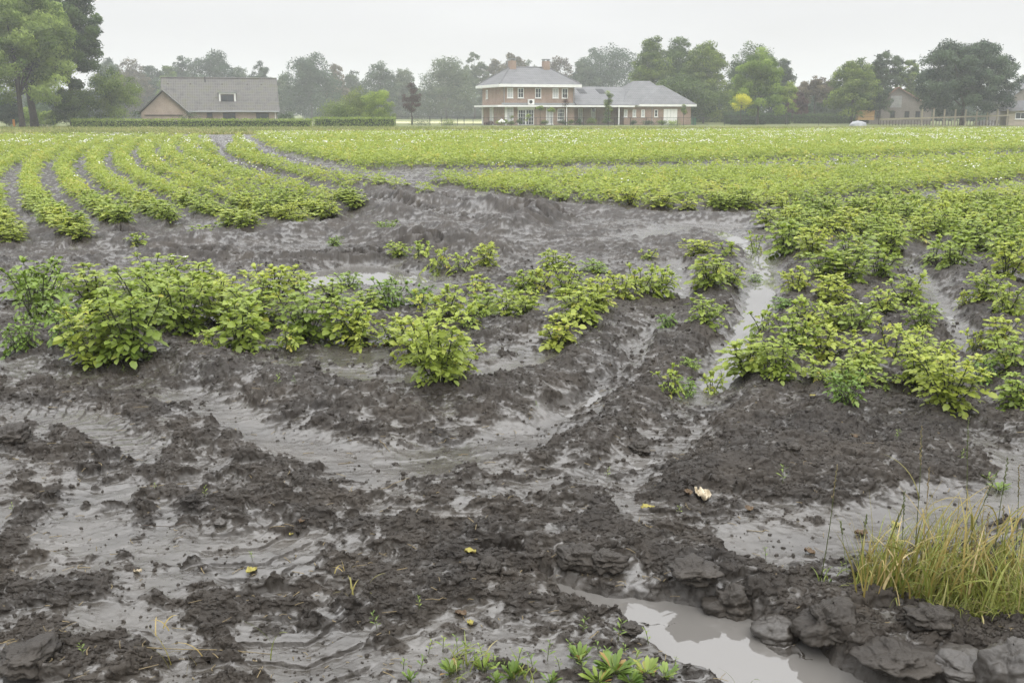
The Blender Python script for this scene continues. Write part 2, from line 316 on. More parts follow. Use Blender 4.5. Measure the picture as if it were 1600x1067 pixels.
def terrain(X, Y, fine=True):
    """height and wetness (1 = smooth wet slurry, 0 = crumbly clods)"""
    near = 1 - sst(70, 100, Y)
    wx = X + .05 * gn(X * 3.1, Y * 3.1, 3) + .03 * gn(X * 9, Y * 9, 5); wy = Y + .05 * gn(X * 3.3, Y * 3.3, 4) + .03 * gn(X * 9, Y * 9, 6)
    if fine: wx = wx + .012 * gn(X * 26, Y * 26, 8); wy = wy + .012 * gn(X * 26, Y * 26, 9)
    h = .012 * gn(X * .6, Y * .6, 11) + .008 * gn(X * 1.7, Y * 1.7, 12)
    B = -.11 + .30 * gn(X * .55, Y * .55, 21); dep = np.zeros(X.shape); lug = np.zeros(X.shape)
    fr, fld = field_ridges(X, Y); B = B + fr * 3.5
    ridge = fr.copy()
    for poly, hw, hh, rb in RS:
        lo = poly.min(0) - 2.5 * hw; hi = poly.max(0) + 2.5 * hw
        m = (X > lo[0]) & (X < hi[0]) & (Y > lo[1]) & (Y < hi[1])
        if not m.any(): continue
        d, s, _ = segdist(wx[m], wy[m], poly); w_ = np.exp(-(d / hw) ** 2 * 1.3)
        B[m] += rb * w_; ridge[m] = np.maximum(ridge[m], hh * w_ * (.8 + .45 * gn(s * 1.3, s * 0 + hh * 50, 31)))
    wet = np.zeros(X.shape); wsoft = np.zeros(X.shape)
    for poly, hw, dd, sm in WS:
        lo = poly.min(0) - 3 * hw; hi = poly.max(0) + 3 * hw
        m = (X > lo[0]) & (X < hi[0]) & (Y > lo[1]) & (Y < hi[1])
        if not m.any(): continue
        d, s, _ = segdist(wx[m], wy[m], poly); w_ = np.exp(-(d / hw) ** 4 * .8)
        wet[m] = np.maximum(wet[m], sm * w_); w2 = np.exp(-(d / (hw * 1.15)) ** 2 * .9); wsoft[m] = np.maximum(wsoft[m], min(sm, 1) * w2); dep[m] = np.maximum(dep[m], dd * (w_ if dd < .03 else w2 * .35 + w_ * .65))
    B = B - wet + .38 * sst(9, 14, Y) + .55 * fld; ridge = ridge * np.clip(1 - wsoft * .85, 0, 1)
    for poly, hw, pitch, dd in TT:
        lo = poly.min(0) - 2 * hw; hi = poly.max(0) + 2 * hw
        m = (X > lo[0]) & (X < hi[0]) & (Y > lo[1]) & (Y < hi[1])
        if not m.any(): continue
        d, s, sd = segdist(X[m] * .6 + wx[m] * .4, Y[m] * .6 + wy[m] * .4, poly); inn = 1 - sst(hw * .85, hw * 1.05, d)
        bar = sst(-.2, .35, np.sin(2 * pi * (s + np.abs(sd) * .55) / pitch + 1.2 * gn(X[m] * 2, Y[m] * 2, 77)))
        lug[m] += inn * (bar * .9 - .55) * dd * 1.1 + dd * .6 * np.exp(-((d - hw * 1.15) / (.2 * hw)) ** 2)
        B[m] += -.35 * inn + .7 * np.exp(-((d - hw * 1.15) / (.35 * hw)) ** 2)
    m0 = .30 * gn(X * 1.1, Y * 1.1, 41) + .55 * gn(wx * 4.2, wy * 6.2, 42) + .76 * gn(wx * 9.5, wy * 15, 43)
    B = np.where(B > .34, .34 + .35 * (B - .34), B)
    far_ = 1 - .65 * sst(9, 17, Y)
    hm = sst(-.35, .60, m0 + B * .85) * near
    if fine: m0 = m0 + (.62 * gn(wx * 22, wy * 32, 44) + .42 * gn(X * 46, Y * 62, 45)) * far_ + .35 * (1 - far_) * gn(X * 2.2, Y * 2.6, 46)
    rough = sst(-.24, .52, m0 + B * .8) * near
    z = h + ridge - dep + lug * near
    if fine:
        f1, c1 = wor(wx * 7.5, wy * 9, 51); f2, c2 = wor(wx * 17 + 3, wy * 19, 52); f3, c3 = wor(wx * 41, wy * 45, 53)
        d1 = np.clip(1 - f1 * 1.25, 0, 1) ** .6 * c1; d2 = np.clip(1 - f2 * 1.3, 0, 1) ** .6 * c2; d3 = np.clip(1 - f3 * 1.3, 0, 1) ** .7 * c3
        fb = fbm(wx * 6, wy * 7, 60, 6, .52)
        z = z + hm * (.012 + .030 * d1 * (c1 > .45) + .045 * np.clip(fb + .05, -.3, 2)) + rough * hm ** .5 * (.016 * d2 + .009 * d3) * (1 - .6 * sst(7, 16, Y))
        sm = 1 - hm
        f4, c4 = wor(X * 30, Y * 30, 54); crumb = np.clip(1 - f4 * 2.6, 0, 1) ** .5 * (c4 > .83) * .009 * (gn(X * 1.5, Y * 1.5, 61) > -.15)
        z = z + sm * (.0045 * gn(X * 5, Y * 5, 62) + .0018 * gn(X * 14, Y * 18, 63) + .0008 * gn(X * 50, Y * 50, 64) + crumb * np.clip(1.2 - wet, 0, 1) * (1 - sst(10, 16, Y)))
        rough = np.maximum(rough * np.clip(.55 + 1.3 * hm, 0, 1), crumb * 60)
    else:
        z = z + rough * .02
    return z, 1 - np.clip(rough, 0, 1)
def zat(x, y):
    a = np.atleast_1d(np.asarray(x, float)); b = np.atleast_1d(np.asarray(y, float)); return terrain(a, b, False)[0]
# --- mud material
def mudmat():
    m = mat('wet_mud', (.05, .043, .038), .5, .5); nt = m.node_tree; b = nt.nodes['Principled BSDF']
    at = N(m, 'ShaderNodeAttribute', attribute_name='wet'); tcn = N(m, 'ShaderNodeTexCoord')
    n1 = N(m, 'ShaderNodeTexNoise'); n1.inputs['Scale'].default_value = 2.2; n1.inputs['Detail'].default_value = 8; n1.inputs['Roughness'].default_value = .65; L(m, tcn.outputs['Object'], n1.inputs[0])
    n2 = N(m, 'ShaderNodeTexNoise'); n2.inputs['Scale'].default_value = 90; n2.inputs['Detail'].default_value = 6; n2.inputs['Roughness'].default_value = .75; L(m, tcn.outputs['Object'], n2.inputs[0])
    ca = ramp(m, n1.outputs['Fac'], [(.3, (.015, .0118, .0088)), (.7, (.046, .0370, .0275))])
    cb = ramp(m, n1.outputs['Fac'], [(.3, (.034, .0298, .0245)), (.7, (.074, .0660, .0550))])
    mxn = N(m, 'ShaderNodeMix', data_type='RGBA'); L(m, at.outputs['Fac'], mxn.inputs[0]); L(m, ca, mxn.inputs[6]); L(m, cb, mxn.inputs[7]); L(m, mxn.outputs[2], b.inputs['Base Color'])
    r = N(m, 'ShaderNodeMapRange'); L(m, at.outputs['Fac'], r.inputs[0]); r.inputs[3].default_value = .52; r.inputs[4].default_value = .22
    ra = N(m, 'ShaderNodeMath', operation='MULTIPLY_ADD'); L(m, n1.outputs['Fac'], ra.inputs[0]); ra.inputs[1].default_value = .25; L(m, r.outputs[0], ra.inputs[2])
    rs = N(m, 'ShaderNodeMath', operation='SUBTRACT'); L(m, ra.outputs[0], rs.inputs[0]); rs.inputs[1].default_value = .12; L(m, rs.outputs[0], b.inputs['Roughness'])
    st = N(m, 'ShaderNodeMapRange'); L(m, at.outputs['Fac'], st.inputs[0]); st.inputs[3].default_value = .9; st.inputs[4].default_value = .22
    b.inputs['IOR'].default_value = 1.6; sp = N(m, 'ShaderNodeMapRange'); L(m, at.outputs['Fac'], sp.inputs[0]); sp.inputs[1].default_value = .2; sp.inputs[3].default_value = .26; sp.inputs[4].default_value = .88; L(m, sp.outputs[0], b.inputs['Specular IOR Level'])
    bp = N(m, 'ShaderNodeBump'); bp.inputs['Distance'].default_value = .008; L(m, st.outputs[0], bp.inputs['Strength']); L(m, n2.outputs['Fac'], bp.inputs['Height']); L(m, bp.outputs[0], b.inputs['Normal'])
    return m
MUD = mudmat()
def ground():
    s = np.linspace(-.56, .56, 1180); e = np.concatenate([np.arange(.5625, 1.10, .0028), [1.15, 1.25, 1.5, 2.2, 3.5, 6, 12]]); s = np.concatenate([-e[::-1], s, e])
    rows = []; py = 1230.0
    while py > 203: rows.append(py); py -= 0.72
    Yn = np.array([G(800, p)[1] for p in rows])
    Y = np.concatenate([[-40, -20, -8, -3, 0, 1.0, 1.6], Yn[Yn > 2.0], [112, 130, 160, 220, 320, 500, 850]])
    S, YY = np.meshgrid(s, Y); X = np.clip(S * np.sqrt(YY ** 2 + 1.0), -860, 860)
    z, wet = terrain(X, YY); fade = (1 - sst(80, 105, YY)) * sst(1.5, 2.4, YY) * (1 - sst(.9, 1.2, np.abs(S)))
    gx_ = np.gradient(z, axis=1) / (np.gradient(X, axis=1) + 1e-9); gy_ = np.gradient(z, axis=0) / (np.gradient(YY, axis=0) + 1e-9); wet = wet * (1 - .6 * sst(.35, 1.1, np.sqrt(gx_ ** 2 + gy_ ** 2)))
    z = z * fade; am = (1 - wet) * fade * (YY < 14); X0 = X.copy(); Y0_ = YY.copy()
    X = X + am * (.010 * gn(X0 * 28, Y0_ * 28 + z * 60, 81) + .006 * gn(X0 * 60 + z * 90, Y0_ * 60, 82)); YY = YY - am * (.010 * gn(X0 * 27, Y0_ * 27 + z * 70, 83) + .012 * sst(.0, .05, z - .02))
    V = np.stack([X, YY, z], -1).reshape(-1, 3); nr, nc = X.shape
    i = np.arange(nr - 1)[:, None] * nc + np.arange(nc - 1)[None]; i = i.ravel()
    Fq = np.stack([i, i + 1, i + nc + 1, i + nc], -1)
    o = ob('ground', mesh('ground', V, [Fq], MUD, attr={'wet': (wet * fade).ravel()}, smooth=True)); tag(o, 'churned dark wet mud of the potato field', kind='structure')
ground()
# --- water standing in the low places
WAT = mat('water', (.135, .128, .118), .025, .5)
_b = WAT.node_tree.nodes['Principled BSDF']; _b.inputs['IOR'].default_value = 2.0
_n = N(WAT, 'ShaderNodeTexNoise'); _n.inputs['Scale'].default_value = 14; _t = N(WAT, 'ShaderNodeTexCoord'); L(WAT, _t.outputs['Object'], _n.inputs[0])
_p = N(WAT, 'ShaderNodeBump'); _p.inputs['Strength'].default_value = .04; _p.inputs['Distance'].default_value = .01; L(WAT, _n.outputs['Fac'], _p.inputs['Height']); L(WAT, _p.outputs[0], _b.inputs['Normal'])
WZ = -.036
tag(ob('water', mesh('water', [(-16, 2.0, WZ), (16, 2.0, WZ), (16, 30, WZ), (-16, 30, WZ)], [[(0, 1, 2, 3)]], WAT)), 'rainwater standing in the puddles and furrows', kind='structure')
# --- loose crumbs and clods on the churned mud
def crumbs():
    rs = np.random.RandomState(5); n = 60000
    py = 1110 - 700 * rs.rand(n) ** 1.0; px = -60 + 1720 * rs.rand(n)
    t = np.array([G(a, b)[:2] for a, b in zip(px, py)]); X, Y = t[:, 0], t[:, 1]
    z, wet = terrain(X, Y); keep = rs.rand(n) < np.clip(1.08 - wet, .035, 1); X, Y, z, wet = X[keep], Y[keep], z[keep], wet[keep]; n = len(X)
    T = np.array([(0, 0, 1), (.9, 0, .3), (.28, .85, .35), (-.72, .53, .25), (-.72, -.53, .35), (.28, -.85, .3), (.7, .5, -.5), (-.27, .83, -.5), (-.87, 0, -.5), (-.27, -.83, -.5), (.7, -.5, -.5)])
    Ft = np.array([(0, 1, 2), (0, 2, 3), (0, 3, 4), (0, 4, 5), (0, 5, 1), (1, 6, 2), (2, 7, 3), (3, 8, 4), (4, 9, 5), (5, 10, 1), (2, 6, 7), (3, 7, 8), (4, 8, 9), (5, 9, 10), (1, 10, 6)])
    r = (.0035 + .011 * rs.rand(n) ** 3.5) * np.where(wet > .6, .8, 1.0) * np.clip(Y / 5, .8, 1.6)
    a = rs.rand(n) * 2 * pi; sc = r[:, None, None] * (1 + .5 * (rs.rand(n, 11, 1) - .5)) * (.7 + .7 * rs.rand(n, 1, 3))
    v = T[None] * sc; c, s_ = np.cos(a)[:, None], np.sin(a)[:, None]
    v = np.stack([v[..., 0] * c - v[..., 1] * s_, v[..., 0] * s_ + v[..., 1] * c, v[..., 2] * .8], -1)
    v[..., 0] += X[:, None]; v[..., 1] += Y[:, None]; v[..., 2] += (z + .15 * r)[:, None]
    Fa = (Ft[None] + (np.arange(n) * 11)[:, None, None]).reshape(-1, 3)
    tag(ob('crumbs', mesh('crumbs', v, [Fa], MUD, attr={'wet': np.repeat(.15 * wet, 11)}, smooth=True)), 'small crumbs of dark soil scattered over the mud', 'soil crumbs', kind='stuff')
crumbs()
# ================================================================ POTATO PLANTS
LEAF = leafmat('potato_leaf', (.125, .195, .028), (.395, .480, .085), .45, .42, (.50, .45, .09))
LEAFD = leafmat('potato_leaf_dark', (.070, .130, .020), (.19, .30, .045), .32, .42, (.22, .28, .05))
STEM = noisy('potato_stem', (.035, .035, .02), (.07, .09, .03), 30, .5)
PETAL = mat('petal', (.80, .80, .76), .6); 
def unit(v): return v / (np.linalg.norm(v, axis=-1, keepdims=True) + 1e-9)
TL = np.array([(0, 0, 0), (.33, 0, .0), (.68, 0, -.04), (1, 0, -.16), (.28, .26, .05), (.70, .235, .0), (.28, -.26, .05), (.70, -.235, .0)])
FL3 = np.array([(0, 1, 4), (0, 6, 1), (2, 3, 5), (2, 7, 3)]); FL4 = np.array([(1, 2, 5, 4), (1, 6, 7, 2)])
TS = np.array([(0, 0, 0), (.42, .26, .05), (1, 0, -.12), (.42, -.26, .05)]); FS4 = np.array([(0, 3, 2, 1)])
def place_leaves(p, d, n, s, T, wid=1.0):
    """p,d,n (N,3) base, direction, normal; s (N,) length"""
    d = unit(d); sd = unit(np.cross(n, d)); n = np.cross(d, sd)
    t = T[None] * s[:, None, None]; return p[:, None] + t[..., :1] * d[:, None] + t[..., 1:2] * wid * sd[:, None] + t[..., 2:] * n[:, None]
def potato(seed, H=.42, spread=.24, nst=6, nleaf=9, ls=.062, lod=0, yell=.015):
    """returns stems (MB) and leaf arrays p,d,n,s,tint"""
    rs = np.random.RandomState(seed); st = MB(); P_, D_, N_, S_, T_ = [], [], [], [], []; tops = []
    for i in range(nst):
        a = 2 * pi * (i + rs.rand() * .7) / nst; out = np.array([cos(a), sin(a), 0]); reach = spread * (.35 + .75 * rs.rand()) * (0 if i == 0 else 1)
        hh = H * (.72 + .33 * rs.rand()) * (1.05 if i == 0 else 1); b = out * .03 * rs.rand() + np.array([0, 0, -.03])
        pts = [b + out * reach * (t ** 1.15) * (.9 + .2 * rs.rand()) + np.array([0, 0, hh * t]) + np.array([rs.randn() * .006, rs.randn() * .006, 0]) for t in np.linspace(0, 1, 5)]
        st.tube(pts, [.0065, .0058, .005, .004, .0025], 5, False); pts = np.array(pts); tops.append(pts[-1])
        ph = rs.rand() * 6.28
        for k in range(nleaf):
            t = .20 + .80 * ((k + .6 * rs.rand()) / nleaf) ** .8; q = t * 4; j = min(int(q), 3); base = pts[j] + (q - j) * (pts[j + 1] - pts[j])
            ph += 2.4 + .3 * rs.randn(); el = -.15 + .55 * t + .22 * rs.randn(); az = np.array([cos(ph), sin(ph), 0]); az = unit(az + out * .45 * (1 - t))
            d = az * cos(el) + np.array([0, 0, sin(el)]); Lr = ls * (2.5 - 1.35 * t ** 2) * (.8 + .4 * rs.rand()); g = ls * (1.12 - .42 * t ** 3) * (.8 + .4 * rs.rand())
            sd = unit(np.cross(np.array([0, 0, 1]), d)); droop = .10 + .5 * (1 - t) * rs.rand() + .18
            if lod == 0: st.tube([base, base + d * Lr * .5 + np.array([0, 0, -.1 * droop * Lr]), base + d * Lr + np.array([0, 0, -droop * Lr])], [.0018, .0015, .001], 3, False)
            prs = [(.38, .62), (.62, .85), (.84, .95)] if lod == 0 else [(.5, .8), (.85, 1.0)]
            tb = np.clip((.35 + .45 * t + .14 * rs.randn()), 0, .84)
            if rs.rand() < yell and t < .6: tb = .93 + .07 * rs.rand()
            for u, sz in prs:
                pp = base + d * Lr * u + np.array([0, 0, -droop * Lr * u * u])
                for sg in (-1, 1):
                    dd = d * .55 + sd * sg * .95 + np.array([0, 0, -.25 + .35 * rs.randn() * .6]); P_.append(pp); D_.append(dd); S_.append(g * sz * (.85 + .3 * rs.rand()))
                    N_.append(np.array([0, 0, 1]) + .38 * rs.randn(3)); T_.append(np.clip(tb + .07 * rs.randn(), 0, 1))
            P_.append(base + d * Lr + np.array([0, 0, -droop * Lr])); D_.append(d + np.array([0, 0, -.35 * rs.rand() - droop * .4])); S_.append(g * 1.25 * (.9 + .3 * rs.rand())); N_.append(np.array([0, 0, 1]) + .35 * rs.randn(3)); T_.append(tb)
        for k in range(11 if lod == 0 else 3):   # tight bright rosette at the tip
            a2 = rs.rand() * 6.28; d = np.array([cos(a2), sin(a2), .4 + .8 * rs.rand()])
            P_.append(pts[-1] + (pts[-2] - pts[-1]) * .35 * rs.rand()); D_.append(d); S_.append(ls * 1.0 * (.6 + .5 * rs.rand())); N_.append(np.array([-d[0], -d[1], 1.2])); T_.append(.72 + .12 * rs.rand())
    return st, tuple(np.array(a, float) for a in (P_, D_, N_, S_, T_)), tops
def leafmesh(name, arr, m, lod=0, wid=1.0):
    p, d, n, s, t = arr; T = TL if lod == 0 else TS; v = place_leaves(p, d, n, s, T, wid); k = len(p); nv = len(T); o = (np.arange(k) * nv)[:, None, None]
    fs = [(FL3[None] + o).reshape(-1, 3), (FL4[None] + o).reshape(-1, 4)] if lod == 0 else [(FS4[None] + o).reshape(-1, 4)]
    return mesh(name, v, fs, m, attr={'tint': np.repeat(t, nv)}, smooth=lod == 0)
def flower_mb(tops, rs, mb, n=3, r=.016):
    for _ in range(n):
        c = tops[rs.randint(len(tops))] + np.array([rs.randn() * .015, rs.randn() * .015, .006 + .008 * rs.rand()])
        for k in range(5):
            a = k * 1.2566; b = a + .5; e = a - .5
            mb.add([c, c + [r * .8 * cos(e), r * .8 * sin(e), .004], c + [r * 1.25 * cos(a), r * 1.25 * sin(a), .002], c + [r * .8 * cos(b), r * .8 * sin(b), .004]], [(0, 1, 2, 3)])
# near variants: name -> (stem mesh, leaf mesh, flower mesh or None, reference height, reference spread)
VAR = {}
def variant(key, seed, m=LEAF, fl=0, lod=0, wid=1.0, **k):
    st, arr, tops = potato(seed, lod=lod, **k); s = bpy.data.meshes.new('stems'); s.from_pydata(st.V, [], st.F); s.materials.append(STEM); s.polygons.foreach_set('use_smooth', [True] * len(s.polygons))
    f = None
    if fl:
        f = []; fr_ = np.random.RandomState(seed)
        for q in range(fl):
            mb = MB(); flower_mb(tops, fr_, mb, 1, .02); g_ = bpy.data.meshes.new('flower'); g_.from_pydata(mb.V, [], mb.F); g_.materials.append(PETAL); f.append(g_)
    H = arr[0][:, 2].max(); W = 2 * np.percentile(np.hypot(arr[0][:, 0], arr[0][:, 1]), 95)
    VAR[key] = (s, leafmesh('foliage', arr, m, lod, wid), f, H + .015, W + .05)
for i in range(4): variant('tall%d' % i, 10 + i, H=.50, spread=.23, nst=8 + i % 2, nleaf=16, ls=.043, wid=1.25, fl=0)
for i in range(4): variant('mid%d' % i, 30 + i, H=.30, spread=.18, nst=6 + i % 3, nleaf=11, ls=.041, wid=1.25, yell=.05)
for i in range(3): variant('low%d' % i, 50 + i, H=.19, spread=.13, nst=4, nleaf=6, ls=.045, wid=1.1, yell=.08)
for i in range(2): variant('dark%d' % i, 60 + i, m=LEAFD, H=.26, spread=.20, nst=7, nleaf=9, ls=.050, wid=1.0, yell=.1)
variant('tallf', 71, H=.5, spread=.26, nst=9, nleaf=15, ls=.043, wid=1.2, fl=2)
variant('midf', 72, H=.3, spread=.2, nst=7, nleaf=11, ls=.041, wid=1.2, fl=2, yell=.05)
_pr = random.Random(3); NPL = 0
def plant(px, py, hpx, wpx, var, label, group, world=None):
    """one potato plant thing: stems, foliage and flowers"""
    global NPL; NPL += 1
    if world is None:
        x, y, _ = G(px, py); z = float(zat(x, y)[0]); x, y, _ = G(px, py, z); z = float(zat(x, y)[0])
        dist = sqrt(x * x + y * y + 3); H = hpx * dist / F * (.96 if px < 600 else 1.0); W = wpx * dist / F * 1.03
    else: x, y, z, H, W = world
    s, l, f, h0, w0 = VAR[var]; rz = _pr.random() * 6.28
    root = empty('potato_plant', (x, y, z - .01), rz); root.scale = (W / w0, W / w0, H / h0)
    tag(root, label, 'potato plant', group)
    ob('stems', s, root); ob('foliage', l, root)
    for q in f or []: ob('flower', q, root)
    return root
GA = 'potato plants on the front ridge at left'; GB = 'straggling potato plants on the second ridge'; GC = 'potato plants on the broken ridges at right'
